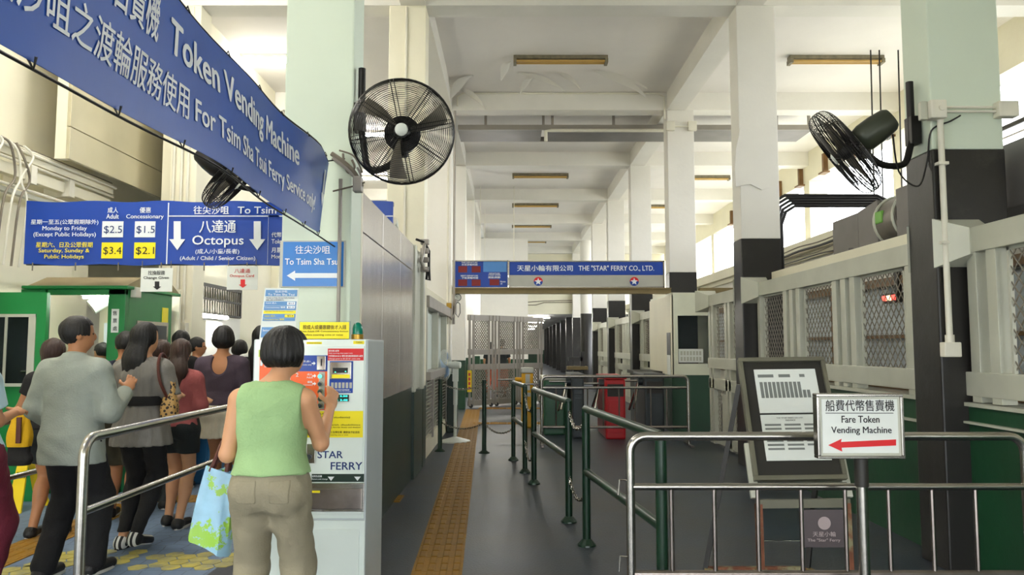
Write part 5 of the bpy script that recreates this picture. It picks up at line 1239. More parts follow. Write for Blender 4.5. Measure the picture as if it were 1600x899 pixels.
for nm, r_, m_ in (('price_square', (159, 346, 193, 371), SIGNW), ('price_square', (210, 346, 243, 371), SIGNW), ('price_square', (158, 379, 192, 404), SIGNY), ('price_square', (209, 379, 243, 404), SIGNY)): rect_y(nm, *r_, F_, m_, pb, 0.003)
for b_, r_ in (('$2.5', (162, 353, 191, 366)), ('$1.5', (213, 353, 242, 366)), ('$3.4', (161, 386, 190, 399)), ('$2.1', (212, 386, 241, 399))): text_y(b_, *r_, F_ - 0.003, NAVY if r_[1] < 370 else INK, pb, bold=-0.005)
F2 = F_
for b_, r_, m_ in (('成人', (168, 324, 185, 333), SIGNW), ('Adult', (166, 334.5, 186, 342), SIGNW), ('優惠', (218, 324, 236, 333), SIGNW), ('Concessionary', (197, 335, 256, 343.5), SIGNW),
                   ('星期一至五(公眾假期除外)', (48, 343, 154, 352), SIGNW), ('Monday to Friday', (66, 353.5, 136, 362), SIGNW), ('(Except Public Holidays)', (52, 363, 150, 371.5), SIGNW),
                   ('星期六、日及公眾假期', (56, 378.5, 145, 387), SIGNY), ('Saturday, Sunday &', (60, 388.5, 140, 396.5), SIGNY), ('Public Holidays', (69, 398, 131, 406), SIGNY),
                   ('往尖沙咀', (302, 322, 358, 335), SIGNW), ('To Tsim', (371, 323, 432, 334), SIGNW), ('八達通', (311, 344, 369, 364), SIGNW), ('Octopus', (300, 368, 381, 387), SIGNW),
                   ('(成人/小童/長者)', (305, 389, 374, 398), SIGNW), ('(Adult / Child / Senior Citizen)', (281, 400.5, 399, 408.5), SIGNW), ('代幣', (424, 363, 440, 371), SIGNW), ('Token', (424, 374, 446, 381), SIGNW), ('月票', (424, 387, 440, 395), SIGNW), ('Monthly', (424, 398, 452, 406), SIGNW)):
    text_y(b_, *r_, F2, m_, pb, bold=0.015)
for x0 in (277, 402):
    pts = [(x0 - 5.5, 346), (x0 + 5.5, 346), (x0 + 5.5, 374), (x0 + 12.5, 374), (x0, 391), (x0 - 12.5, 374), (x0 - 5.5, 374)]
    MB().prism([(aty(*p, F2).x, aty(*p, F2).z) for p in pts], 'y', F2 - 0.002, F2).build('arrow', SIGNW, pb)
hz = MB()
for k in range(9):
    x = a.x + 0.1 + 0.42 * k; hz.cyl((x, PY - 0.02, a.z + 0.02), (x, PY - 0.02, a.z - 0.06), 0.006, 6)
hz.build('clip', CABLEG, pb)
for x in (-2.2,): MB().cyl((x, PY + 0.05, b.z), (x, PY + 0.05, 5.93), 0.006, 6).build('wire', CABLE, pb)
for lab, (x0, y0_, x1, y1_), l1, l2, m_, am in (('small white change given notice hanging under price board', (219, 419, 270, 456), '找換服務', 'Change Given', INK, INK), ('small white octopus card notice with red arrow under price board', (354, 416, 403, 453), '八達通', 'Octopus Card', PINKINK, RED)):
    t = thing('hanging_notice', lab, 'notice', (aty((x0 + x1) / 2, y0_, PY).x, PY, 2.3)); Y_ = PY - 0.03
    rect_y('sheet', x0, y0_, x1, y1_, Y_, PAPER, t, 0.004)
    text_y(l1, x0 + 12, y0_ + 4, x1 - 12, y0_ + 11, Y_ - 0.002, m_, t); text_y(l2, x0 + 5, y0_ + 13, x1 - 6, y0_ + 18.5, Y_ - 0.002, m_, t, bold=0.02)
    xm = (x0 + x1) / 2 + 1; pts = [(xm - 3.5, y0_ + 21), (xm + 3.5, y0_ + 21), (xm + 3.5, y0_ + 29), (xm + 6.5, y0_ + 29), (xm, y0_ + 34), (xm - 6.5, y0_ + 29), (xm - 3.5, y0_ + 29)]
    MB().prism([(aty(*p, Y_).x, aty(*p, Y_).z) for p in pts], 'y', Y_ - 0.003, Y_).build('arrow', am, t)
    for xx_ in (x0 + 3, x1 - 3): p = aty(xx_, y0_, Y_); MB().cyl((p.x, Y_, p.z), (p.x, Y_, p.z + 0.07), 0.004, 5).build('string', CABLEG, t)

# ------------------------------------------------------------------ green ticket booth
bt = thing('ticket_booth', 'green ticket booth with open hatch at far left', 'booth', (-4.4, 8.5, 0))
fy = 8.0; X0, X1 = (73 - 798) * fy / 1200, (195 - 798) * fy / 1200; zt = aty(150, 452, fy).z; zh = aty(150, 461, fy).z
MB().box(X0 - 0.03, X0, fy, fy + 0.06, 0, zt).box(X0 - 0.28, X0, fy, fy + 0.06, zh, zt).box((168 - 798) * fy / 1200, X1, fy, fy + 0.08, 0, zt).box(X0, X1, fy, fy + 0.06, zh, zt).box(X0, X1, fy, fy + 0.06, 0, 0.98).build('front_frame', BOOTHG, bt, bevel=0.006)
MB().box(X0 - 0.25, X1 + 0.04, fy - 0.05, 9.25, zt, zt + 0.035).build('cornice', BOOTHG, bt, bevel=0.01)
MB().prism([(fy - 0.02, zt + 0.035), (fy + 0.3, zt + 0.15), (9.0, zt + 0.15), (9.25, zt + 0.035)], 'x', X0 - 0.2, X1 + 0.02).build('roof', M('dusty_roof', (150, 136, 104), 0.8, var=0.2), bt)
MB().box(X1 - 0.04, X1, fy + 0.08, 9.1, 0, zt).build('side_wall', BOOTHG, bt)
MB().box(X0 - 0.2, X1 - 0.04, 9.4, 9.45, 0, zt + 0.1).build('back_wall', CREAM, bt); MB().box(X0 - 0.3, X1, fy - 0.12, fy + 0.1, 0.98, 1.03).build('counter', GREYT, bt)
rect_y('name_plate', 173, 483, 186, 520, fy - 0.006, PAPER, bt, 0.006)
for ch, yy in (('售', 486), ('票', 498), ('處', 510)): text_y(ch, 176, yy, 183, yy + 7, fy - 0.008, INK, bt)
MB().box(X1 - 0.002, X1 + 0.06, 8.1, 8.22, 2.02, 2.13).build('alarm_box', PIPE, bt, bevel=0.008)
MB().box(X1, X1 + 0.012, 8.25, 9.0, 1.3, 1.78).build('side_window_frame', STEEL, bt); MB().box(X1 + 0.012, X1 + 0.016, 8.3, 8.95, 1.34, 1.74).build('side_pane', TSD, bt)
MB().box(X1, X1 + 0.006, 8.85, 9.0, 1.75, 1.95).build('sticker', SIGNY, bt)
# inside the booth: cables, tube lamp housing, cupboard
for k in range(4):
    pts = [(X0 + 0.1 + .1 * k, 9.3, zt - 0.05), (X0 + 0.25 + .08 * k, 9.28, zt - 0.35 - 0.05 * k), (X0 + 0.5 + .06 * k, 9.3, zt - 0.25), (X1 - 0.1, 9.3, zt - 0.1 - .05 * k)]
    MB().tube(cr(pts), 0.008, 6).build('cable', CABLEG, bt, smooth=True)
MB().box(X0 + .05, X1 - .15, 8.5, 8.56, zt - .03, zt).build('lamp_fitting', WHITE, bt); MB().cyl((X0 + .08, 8.53, zt - .05), (X1 - .18, 8.53, zt - .05), .02, 10).build('lamp_tube', LIT, bt, smooth=True)
MB().box(X0 + 0.36, X0 + 0.42, 9.3, 9.38, 1.0, zt).build('pipe', BROWN, bt); MB().box(X0 + 0.6, X0 + 0.66, 9.2, 9.38, 1.0, zt - .15).build('pipe', BROWN, bt)
MB().tube([(X0 + 0.02, 8.8, 1.95), (X0 + 0.3, 9.0, 2.2)], [0.09, 0.09], 14).build('duct', FANW, bt, smooth=True)
MB().box(X0 + 0.02, X0 + 0.22, 9.1, 9.35, 1.2, 1.78).build('locker', BLUEW, bt); MB().box(X0 + .6, X0 + .67, 9.1, 9.2, 1.86, 1.95).build('card_reader', FANW, bt)
t = thing('booth_panel', 'bright green booth door leaf with window at the left edge', 'booth', (-4.9, 7.6, 0))
d_ = 7.6; x1 = (72 - 798) * d_ / 1200; x0 = -5.34; zt = aty(36, 457, d_).z; wz1, wz0 = aty(36, 491, d_).z, aty(36, 604, d_).z; wx1 = (57 - 798) * d_ / 1200
MB().box(x0, x1, d_, d_ + 0.05, 0, wz0).box(x0, x1, d_, d_ + 0.05, wz1, zt).box(wx1, x1, d_, d_ + 0.05, wz0, wz1).build('leaf', BOOTHG, t)
MB().box(x0, wx1, d_ - 0.015, d_, wz1 - 0.03, wz1).box(x0, wx1, d_ - 0.05, d_, wz0, wz0 + 0.03).box(wx1 - 0.07, wx1, d_ - 0.01, d_ + 0.04, wz0, wz1).box((9 - 798) * d_ / 1200, (13 - 798) * d_ / 1200, d_ - 0.01, d_, wz0, wz1).build('window_frame', GREYF, t)
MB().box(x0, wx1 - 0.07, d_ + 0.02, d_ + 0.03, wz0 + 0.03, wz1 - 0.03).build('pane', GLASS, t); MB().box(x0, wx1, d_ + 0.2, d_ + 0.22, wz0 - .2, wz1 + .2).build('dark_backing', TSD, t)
MB().cyl(((17 - 798) * d_ / 1200, d_ + 0.2, 1.25), (wx1 - 0.05, d_ + 0.2, 1.25), 0.012, 8).build('inner_rail', STEEL, t)

# ------------------------------------------------------------------ left wall fittings
t = thing('wall_panel', 'large ivory metal panel high on left wall reflecting lamps', 'panel', (-4.9, 9.5, 4))
XP = -4.78
a = atx(108, 248, XP); b = atx(260, 311, XP)
MB().box(XP - 0.04, XP, a.y, b.y, a.z + 0.36, a.z + 2.0).build('upper_sheet', IVSHEET, t, bevel=0.004); MB().box(XP - 0.04, XP, a.y, b.y, a.z, a.z + 0.35).build('lower_sheet', IVSHEET, t, bevel=0.004)
MB().box(XP - 0.16, XP - 0.04, a.y, a.y + 0.08, a.z, a.z + 2.1).build('return', CREAM, t)
t = thing('cable_trunking', 'pale trunking and conduits running along the left wall', 'trunking', (-5.1, 8, 3.4))
for z, h_, x_, m_ in ((3.42, 0.09, -5.03, CREAM), (3.24, 0.12, -5.06, CREAM), (3.06, 0.05, -5.08, GREYF)):
    MB().box(-5.15, x_, 5.6, 9.6, z, z + h_).build('trunk', m_, t, bevel=0.006)
for z, x_ in ((3.53, -5.02), (3.56, -5.06), (3.13, -5.05), (3.39, -5.03), (3.5, -5.0)):
    MB().cyl((x_, 5.6, z), (x_, 9.6, z), 0.016, 8).build('conduit', PIPE if z != 3.56 else CABLEG, t, smooth=True)
for y in (6.6, 7.3, 7.9, 8.6): MB().box(-5.3, -5.0, y, y + 0.1, 3.2, 3.4).build('joint_box', PIPE, t, bevel=0.006)
for k in range(7):
    y = 7.0 + 0.12 * k; random.seed(20 + k)
    MB().tube(cr([(-4.98, y, 3.55), (-4.94, y + .1, 3.4 + random.uniform(-.1, .1)), (-4.97, y + random.uniform(-.1, .25), 3.2), (-4.95, y + .05, 2.95), (-4.97, y, 2.3)]), 0.012, 6).build('drop_cable', CABLEG if k % 2 else PIPE, t, smooth=True)
t = thing('wall_conduits', 'vertical grey conduits and switch box beside the left column', 'conduit', (-4.95, 6.9, 2))
for k, x_ in enumerate((-4.99, -4.93, -4.87)): MB().cyl((x_, 6.86, 0), (x_, 6.86, 3.1 if k else 6.0), 0.017, 8).build('conduit', PIPE, t, smooth=True)
MB().box(-5.33, -5.2, 6.84, 6.9, 2.55, 2.72).build('switch_box', PIPE, t, bevel=0.01)
t = thing('left_conduits', 'cream conduits climbing the column right of green booth', 'conduit', (-4.1, 9.6, 2))
for x_ in (-4.12, -4.2, -4.3): MB().cyl((x_, 9.655, 0.8), (x_, 9.655, 5.9), 0.02, 8).build('conduit', PIPE, t, smooth=True)
MB().box(-4.2, -4.05, 9.58, 9.68, 1.65, 1.8).build('box', PIPE, t, bevel=0.01)
w1 = struct('window_1', MB().box(-4.46, -4.4, 10.2, 12.55, 2.37, 2.42).box(-4.46, -4.4, 10.2, 12.55, 2.18, 2.21).box(-4.46, -4.4, 10.2, 12.55, 1.96, 1.99).box(-4.46, -4.4, 12.5, 12.55, 1.96, 2.42), DKW)
for k in range(24): MB().cyl((-4.43, 10.28 + 0.096 * k, 1.98), (-4.43, 10.28 + 0.096 * k, 2.38), 0.010, 6).build('bar', GATEG, w1)
struct('wall_window_fill', MB().box(-4.62, -4.42, 10.03, 12.55, 1.35, 1.95), WHITE)
t = thing('wall_lamp', 'lit tube lamp below barred window on the left', 'lamp', (-4.3, 11.5, 1.98))
MB().cyl((-4.32, 10.3, 1.94), (-4.32, 11.7, 1.94), 0.024, 12).build('tube', LIT, t, smooth=True); MB().box(-4.42, -4.34, 10.25, 11.75, 1.91, 1.97).build('fitting', WHITE, t)
t = thing('white_fence', 'white vertical bar fence beyond the queue in left bay', 'fence', (-3.3, 13, 0)); MB().box(-4.3, -1.7, 13.0, 13.05, 1.6, 1.65).box(-4.3, -1.7, 13.0, 13.05, 0.1, 0.15).build('rail', GATEG, t)
for k in range(32): MB().box(-4.28 + 0.08 * k, -4.26 + 0.08 * k, 13.01, 13.04, 0, 1.6).build('bar', GREYF, t)
t = thing('fuse_cabinet', 'cream cabinet with two sockets on left wall behind queue', 'cabinet', (-4.2, 10.2, 1.6)); MB().box(-4.38, -4.1, 10.1, 10.35, 1.4, 1.85).build('body', CREAM, t, bevel=0.01)
for z in (1.55, 1.68): MB().box(-4.32, -4.26, 10.08, 10.1, z, z + 0.07).build('socket', GATEG, t)
t = thing('exit_door', 'pale green door leaf beyond the fence in left bay', 'door', (-4.0, 12.9, 1.5)); MB().box(-4.15, -4.05, 12.6, 12.66, 0.0, 1.78).build('leaf', M('sea_green', (90, 180, 140), 0.5), t)
turnstile(308, 336, 8.5, 0.5, 1.0, TSB, 'blue card turnstile seen between legs of the queueing women', arms=())
turnstile(335, 356, 10.4, 1.0, 1.0, TSB, 'second blue turnstile farther behind the queue', arms=())

# ------------------------------------------------------------------ token vending machine
MY = 4.14
vm = thing('vending_machine', 'white token vending machine with orange blue and yellow panels', 'vending machine', (-1.1, 4.4, 0))
xl, xr = aty(392, 700, MY).x, aty(573, 700, MY).x; mtop = aty(500, 530.5, MY).z; mid_ = aty(500, 811, MY).z
MB().box(xl, xr, MY, MY + 0.52, 0, mtop).build('cabinet', MACHS, vm, bevel=0.01)
def mr(name, x0, y0, x1, y1, mat, t=0.004, off=0.0, bevel=0, par=None): 
    a = aty(x0, y1, MY - off); b = aty(x1, y0, MY - off); return MB().box(a.x, b.x, MY - off - t, MY - off, a.z, b.z).build(name, mat, par or vm, bevel=bevel)
mr('front_frame', 392.5, 531, 572.5, 810, MACH, 0.012, 0, 0.003); mr('upper_door', 402, 541, 570, 804, MACH, 0.012, 0.010, 0.003)
dz = aty(500, 813, MY).z; a = aty(392.5, 0, MY); 
MB().box(xl + 0.002, xr - 0.002, MY - 0.012, MY, 0.02, dz).build('lower_frame', MACH, vm, bevel=0.003); MB().box(xl + 0.035, xr - 0.03, MY - 0.022, MY - 0.01, 0.12, dz - 0.045).build('lower_door', MACH, vm, bevel=0.003)
O1 = 0.0225
mr('sticker', 479, 534.5, 503, 538, SIGNY, 0.001, 0.012); mr('sticker', 552, 533, 569, 538, SIGNY, 0.001, 0.012)
mr('red_label', 512, 545, 568.5, 563.5, RED, 0.001, O1); mr('green_label', 404, 547, 419, 558, M('lime', (206, 226, 90), 0.5), 0.001, O1)
mr('blue_panel', 455, 555.5, 512, 580.5, BLUED, 0.002, O1); mr('blue_panel', 514.5, 564.5, 552, 614.5, BLUED, 0.002, O1)
mr('orange_panel', 404, 558, 452, 641, ORANGE, 0.002, O1); mr('orange_panel', 453, 580.5, 511.5, 641.5, ORANGE, 0.002, O1)
mr('yellow_panel', 405, 642.5, 567.5, 684, SIGNY, 0.001, O1)
csp = mr('coin_slot_plate', 495.5, 556.5, 509.5, 578.5, STEEL, 0.010, O1, 0.002); mr('coin_slot', 501, 561, 503.5, 572, INK, 0.001, O1 + 0.010, par=csp)
nsp = mr('note_slot_plate', 516, 566, 549.5, 592.5, STEEL, 0.012, O1, 0.002); mr('note_slot', 520, 575, 543.5, 583, INK, 0.002, O1 + 0.012, par=nsp); mr('note_label', 518.5, 585.5, 546.5, 591, SIGNY, 0.001, O1 + 0.012, par=nsp)
mr('slot_lamp', 523, 581, 525, 582.5, LEDG, 0.002, O1 + 0.013, par=nsp); mr('slot_lamp', 539, 580, 541, 581.5, LEDG, 0.002, O1 + 0.013, par=nsp)
for k in range(6): mr('note_picture', 517.3 + 5.7 * k, 598, 521.4 + 5.7 * k, 607, GREYT, 0.001, O1 + 0.002)
mr('display', 520, 617, 545.5, 627.5, DKGREEN, 0.006, O1, 0.001)
mr('button_strip', 497.5, 581.5, 508, 640, GREYT, 0.004, O1, 0.002)
for k, y_ in enumerate((588, 600, 611.7, 623, 633.5)):
    c = aty(502.8, y_, MY); MB().cyl((c.x, MY - O1 - 0.016, c.z), (c.x, MY - O1 - 0.004, c.z), 0.0145, 20).build('button_rim', STEEL, vm, smooth=True)
    rim_ = [o for o in COL.objects if o.name.startswith('button_rim')][-1]; MB().cyl((c.x, MY - O1 - 0.020, c.z), (c.x, MY - O1 - 0.012, c.z), 0.010, 18).build('button', LEDG if k == 0 else TSD, rim_, smooth=True)
lkp = mr('lock_plate', 479.5, 694, 493, 724, STEEL, 0.008, O1, 0.002); c = aty(485.5, 713, MY); MB().cyl((c.x, MY - O1 - 0.02, c.z), (c.x, MY - O1 - 0.008, c.z), 0.014, 20).build('lock', TSD, lkp, smooth=True)
mr('green_band', 487, 741, 569, 753.5, DKGREEN, 0.002, O1)
for px in (519, 560): MB().prism([(aty(px - 5, 744, MY).x, aty(px, 744, MY).z), (aty(px + 5, 744, MY).x, aty(px, 744, MY).z), (aty(px, 750, MY).x, aty(px, 750.5, MY).z)], 'y', MY - O1 - 0.004, MY - O1 - 0.002).build('triangle', SIGNW, vm)
mr('tray_frame', 411, 755, 569.5, 799.5, STEEL, 0.008, O1, 0.003); mr('tray_flap', 415, 764, 566, 796, STEELD, 0.010, O1 + 0.006, 0.004); mr('sticker', 487, 767, 500, 770.5, SIGNY, 0.001, O1 + 0.016)
def mt(body, x0, y0, x1, y1, mat, off=O1 + 0.0025, **k): text_y(body, x0, y0, x1, y1, MY - off, mat, vm, **k)
mt('STAR', 496, 705, 536, 716.5, NAVY, O1 + .001, bold=0.018); mt('FERRY', 516.5, 722.5, 566.5, 734.5, NAVY, O1 + .001, bold=0.018)
mt('1', 406.5, 563, 410.5, 572, SIGNW, bold=0.018); mt('2', 462, 583, 466.5, 589, SIGNW, bold=0.018)
mt('請選擇票種', 413, 563, 440, 569, SIGNW); mt('Select ticket type', 413, 571, 445, 575, SIGNW); mt('成人', 480, 583.5, 488, 587, SIGNW); mt('Adult', 479, 588.5, 489, 591.5, SIGNW); mt('優惠', 480, 595.5, 488, 599, SIGNW); mt('Concessionary', 474, 600.5, 489, 603.5, SIGNW)
for y_ in (587.5, 599.5): MB().prism([(aty(x, y, MY).x, aty(x, y, MY).z) for x, y in ((490, y_ - 1), (493, y_ - 1), (493, y_ - 3), (496, y_), (493, y_ + 3), (493, y_ + 1), (490, y_ + 1))], 'y', MY - O1 - .004, MY - O1 - .002).build('arrow', SIGNW, vm)
mt('入硬幣 (請入', 468, 563.5, 486, 567, SIGNW); mt('Insert coins only', 464, 569, 487, 572, SIGNW)
MB().prism([(aty(x, y, MY).x, aty(x, y, MY).z) for x, y in ((489, 567), (492, 567), (492, 565), (495, 568), (492, 571), (492, 569), (489, 569))], 'y', MY - O1 - .004, MY - O1 - .002).build('arrow', SIGNW, vm)
mt('請勿摺 紙幣', 513.5, 547, 530, 550, SIGNW, O1 + .002); mt('Only inserting clean paper note', 513.5, 551.3, 551, 553.5, SIGNW, O1 + .002); mt('只可找回 $5 $2 $1 硬幣 請先確認票價後再入紙幣', 513.5, 555, 567, 558.3, SIGNW, O1 + .002, bold=.02); mt('Change given in $5 $2 $1 coins only', 513.5, 559.8, 563, 562.3, SIGNW, O1 + .002)
mt('不接受舊鈔及損壞紙幣', 521, 608.5, 546, 610.8, SIGNW); mt('Damaged notes not accepted', 519, 611.5, 548, 613.3, SIGNW)
mt('0 : 2.50', 522, 618, 543, 620.5, LEDC, O1 + .007); mt('4 : 3.40', 522, 624, 543, 626.8, LEDC, O1 + .007)
for b_, r_ in (('成人 (包括學生)', (470, 645.5, 519, 649)), ('13 - 64 (excluding students)', (470, 651, 547, 654.5)), ('優惠 (長者及小童)', (470, 657.5, 516, 661)), ('3 - 12 / people with disabilities', (470, 663, 563, 666)), ('For every Concessionary Adult, fare for Senior and disabled', (470, 667, 563, 669.5)), ('如欲購票 請先選擇優惠人士及學生票  購票後不設退款', (475, 674, 562, 677.5)), ('Please select Concessionary before inserting coins or notes', (475, 679, 544, 681.3))): mt(b_, *r_, M('brown_ink', (90, 70, 20), 0.6, var=0) if b_[0] == '成' else MATS['brown_ink'], O1 + .0015)
mt('退幣及找續', 487.5, 743, 503, 746.2, SIGNW); mt('Return and change', 487.5, 748, 512, 750.5, SIGNW); mt('Token vending', 481, 535.5, 501, 537, MATS['brown_ink'], 0.0135); mt('TOKEN', 556, 534.3, 566, 536.5, MATS['brown_ink'], 0.0135)
# things standing on the machine
t = thing('yellow_card_sign', 'yellow fare reminder card standing on top of vending machine', 'sign', (-1.0, 4.3, mtop))
a = aty(468, 529, 4.25); b = aty(545.5, 503.5, 4.25); MB().box(a.x, b.x, 4.25, 4.256, mtop + .004, b.z).build('card', SIGNY, t)
MB().box(a.x - 0.006, b.x + 0.008, 4.256, 4.26, mtop, b.z + 0.006).box(a.x, b.x, 4.256, 4.33, mtop, mtop + 0.004).build('acrylic_stand', GLASS, t)
text_y('按成人或優惠鍵後才入錢', 473, 508, 541, 515, 4.247, MATS['brown_ink'], t, bold=.01); text_y('Press Adult OR Concessionary button', 468.8, 516.5, 544, 520, 4.247, MATS['brown_ink'], t, bold=.01); text_y('before inserting coins or notes', 475, 522, 536, 525.5, 4.247, MATS['brown_ink'], t, bold=.01)
t = thing('beacon_lamp', 'small teal glass beacon with brass collar on vending machine', 'lamp', (-.86, 4.4, mtop))
c = aty(558.5, 530, 4.3); MB().lathe([(0.034, 0), (0.034, 0.028), (0.029, 0.03)], (c.x, 4.3, mtop), 24).build('collar', BRASS, t, smooth=True); MB().lathe([(0.029, 0.03), (0.029, 0.06), (0.024, 0.08), (0.014, 0.093), (0.001, 0.097)], (c.x, 4.3, mtop), 24).build('dome', TEAL, t, smooth=True)
t = thing('fare_leaflet', 'tall blue and yellow fare poster propped on vending machine behind head', 'poster', (-1.3, 4.45, mtop))
lY = 4.5; tl, tr_, bl, br_ = aty(414, 451, lY), aty(467, 451, lY), aty(405, 530, lY), aty(461, 530, lY)
def lf(u, v, n=0):
    p = bl.lerp(br_, u).lerp(tl.lerp(tr_, u), v); return Vector((p.x, lY - n, mtop + 0.002 + (p.z - bl.z) * (tl.z - mtop) / (tl.z - bl.z)))
def lrect(nm, u0, u1, v0, v1, n, mat): 
    q = [lf(u0, v0, n), lf(u1, v0, n), lf(u1, v1, n), lf(u0, v1, n)]; q2 = [p + Vector((0, .003, 0)) for p in q]
    MB().add(q + q2, [(0, 1, 2, 3), (7, 6, 5, 4), (0, 4, 5, 1), (1, 5, 6, 2), (2, 6, 7, 3), (3, 7, 4, 0)]).build(nm, mat, t)
lrect('sheet', 0, 1, 0, 1, 0, PAPER); BM = M('leaflet_blue', (84, 136, 188), 0.35, var=0.05)
for v0, v1, m_ in ((.84, .965, BM), (.655, .74, BM), (.57, .65, BM), (.5, .56, SIGNY), (.42, .495, BM), (.36, .415, BM), (.04, .24, BM)): lrect('band', .04, .96, v0, v1, .004, m_)
def ltxt(b_, u0, u1, v0, v1, m_): 
    A, B, C = lf(u0, v0, .0055), lf(u1, v0, .0055), lf(u0, v1, .0055); letter(b_, m_, t, A, (1, 0, 0), (0, 0, 1), B.x - A.x, C.z - A.z, bold=.02)
ltxt('往尖沙咀', .32, .68, .91, .955, SIGNW); ltxt('To Tsim Sha Tsui', .12, .9, .85, .895, SIGNW); ltxt('Monday to Friday (Except Public Holidays)', .08, .9, .79, .82, NAVY); ltxt('星期一至五 (公眾假期除外)', .08, .6, .75, .78, NAVY)
ltxt('Adult 成人', .08, .4, .69, .725, SIGNW); ltxt('Concessionary 優惠', .08, .66, .6, .64, SIGNW); ltxt('Saturday, Sunday & Public Holidays', .08, .9, .535, .555, NAVY); ltxt('Adult 成人', .08, .4, .44, .475, SIGNY); ltxt('Concessionary 優惠', .08, .66, .37, .405, SIGNY); ltxt('Senior Citizen', .08, .5, .16, .2, SIGNW)
lrect('price_patch', .7, .93, .67, .73, .0055, SIGNW); lrect('price_patch', .7, .93, .6, .65, .0055, SIGNW); lrect('price_patch', .66, .93, .43, .485, .0055, SIGNY)
ltxt('$2.5', .74, .9, .68, .72, NAVY); ltxt('$1.5', .74, .9, .605, .64, NAVY); ltxt('$3.4', .74, .9, .44, .475, INK)
# blue sign on the mint column
t = thing('column_sign', 'blue direction sign with white left arrow on mint column', 'sign', (-1.35, 5.22, 2))
rect_y('board', 436, 376, 540, 449, 5.236, GREYT, t, 0.008, bevel=0.002); rect_y('face', 441, 378, 537, 447.5, 5.233, M('sign_azure', (48, 124, 204), 0.22, var=0.03), t, 0.003)
text_y('往尖沙咀', 461, 384, 516, 397, 5.2315, SIGNW, t, bold=.01); text_y('To Tsim Sha Tsui', 445, 404, 531, 414, 5.2315, SIGNW, t, bold=.02)
MB().prism([(aty(x, y, 5.23).x, aty(x, y, 5.23).z) for x, y in ((448, 431), (461, 423), (461, 427), (532, 427), (532, 434.5), (461, 434.5), (461, 439))], 'y', 5.2305, 5.2315).build('arrow', SIGNW, t)

# ------------------------------------------------------------------ people
PX = lambda px, Y: (px - 798) * Y / 1200
person('woman with black bob in sleeveless pale green top using the vending machine', (PX(430, 3.62), 3.62, 0), H=1.585, h=0.0065, hair='wide_bob', head_turn=0.6, wide=1.02, hip=1.0, lean=(.045, .04),
       top=dict(mat=C_GREEN, sleeve=0, hem=0.955, loose=.017, neck=1.385, fold=.0035, armhole=.15), legs=dict(kind='pants', mat=C_KHAKI, loose=.018, end=.05, waist=1.0, fold=.005, cuff=.06, pockets=1),
       elb=((-.205, -.03, 1.045), (.218, .07, 1.085)), wri=((-.2, .2, 1.02), (.215, .27, 1.24)), hdir=((0.05, .8, -.45), (0.0, .6, .8)), feet=((-.155, 0, 0), (.13, .02, 0)))
person('man in grey blazer and black trousers holding something up', (PX(122, 5.15), 5.15, 0), rz=-0.15, H=1.7, h=0.0075, hair='crop', head_turn=0.75, wide=1.12, skin=SKIN2,
       top=dict(mat=C_BLAZER, sleeve=1.92, hem=.715, loose=.026, collar=1, straight=.185, name='blazer', fold=.003, flare=.01), legs=dict(kind='pants', mat=C_BLACK, loose=.02, end=.03, cuff=.06),
       elb=((-.235, -.05, 1.06), (.24, .02, 1.04)), wri=((-.215, .12, .92), (.2, .24, 1.16)), hdir=(None, (-.1, .6, .7)), feet=((-.1, -.06, 0), (.12, .1, 0)))
person('woman with long black hair in belted grey dress and black leggings', (PX(228, 5.9), 5.9, 0), rz=-0.1, H=1.68, h=0.0075, hair='long', head_turn=0.35, wide=1.0,
       top=dict(mat=C_GREY, sleeve=.85, sloose=.024, hem=.745, loose=.024, belt=1.075, gather=1, flare=.028, name='dress', fold=.003), legs=dict(kind='pants', mat=C_BLACK, loose=.006, end=.12, cuff=.04),
       elb=((-.2, .03, 1.06), (.235, 0.0, 1.07)), wri=((-.1, .22, 1.12), (.19, .17, 1.1)), hdir=((.2, .7, .3), (-.3, .8, .1)), feet=((-.09, -.02, .0), (.06, -.1, .05)), shoes=ZEBRA)
person('woman with long brown hair in dusty pink top and black shorts', (PX(284, 6.55), 6.55, 0), rz=-.05, H=1.56, h=0.008, hair='long', hairmat=HAIRB, head_turn=-.2, wide=1.0, hip=.98,
       top=dict(mat=C_PINK, sleeve=1.15, hem=.885, loose=.014), legs=dict(kind='shorts', mat=C_DENIM, loose=.022, end=.64), elb=((-.19, -.02, 1.05), (.2, .0, 1.06)), wri=((-.12, .2, 1.0), (.17, .2, 1.08)), hdir=((.2, .8, .1), (-.2, .8, .2)), feet=((-.09, .08, 0), (.07, -.05, 0)))
person('woman with black bob in plum top with scooped back and cream skirt', (PX(350, 7.25), 7.25, 0), rz=.05, H=1.69, h=0.008, hair='bob', head_turn=-.15, wide=1.1, skin=SKIN2,
       top=dict(mat=C_PURPLE, sleeve=.95, sloose=.02, hem=.935, loose=.014, scoop=.13), legs=dict(kind='skirt', mat=C_CREAM, end=.64, flare=1.08), elb=((-.2, -.02, 1.06), (.21, .0, 1.07)), wri=((-.19, .2, 1.04), (.26, .2, 1.08)), feet=((-.07, .05, 0), (.08, 0, 0)))
person('man in navy shirt and olive shorts between blazer man and grey dress', (PX(197, 6.8), 6.8, 0), rz=.1, H=1.63, h=0.008, hair='short', head_turn=-.4, wide=1.1, skin=SKIN2,
       top=dict(mat=C_NAVY, sleeve=.8, hem=.86, loose=.024), legs=dict(kind='shorts', mat=C_OLIVE, loose=.034, end=.46), feet=((-.1, .12, 0), (.1, -.06, 0)), elb=((-.2, .02, 1.05), (.2, .03, 1.05)), wri=((-.12, .24, 1.1), (.12, .24, 1.1)))
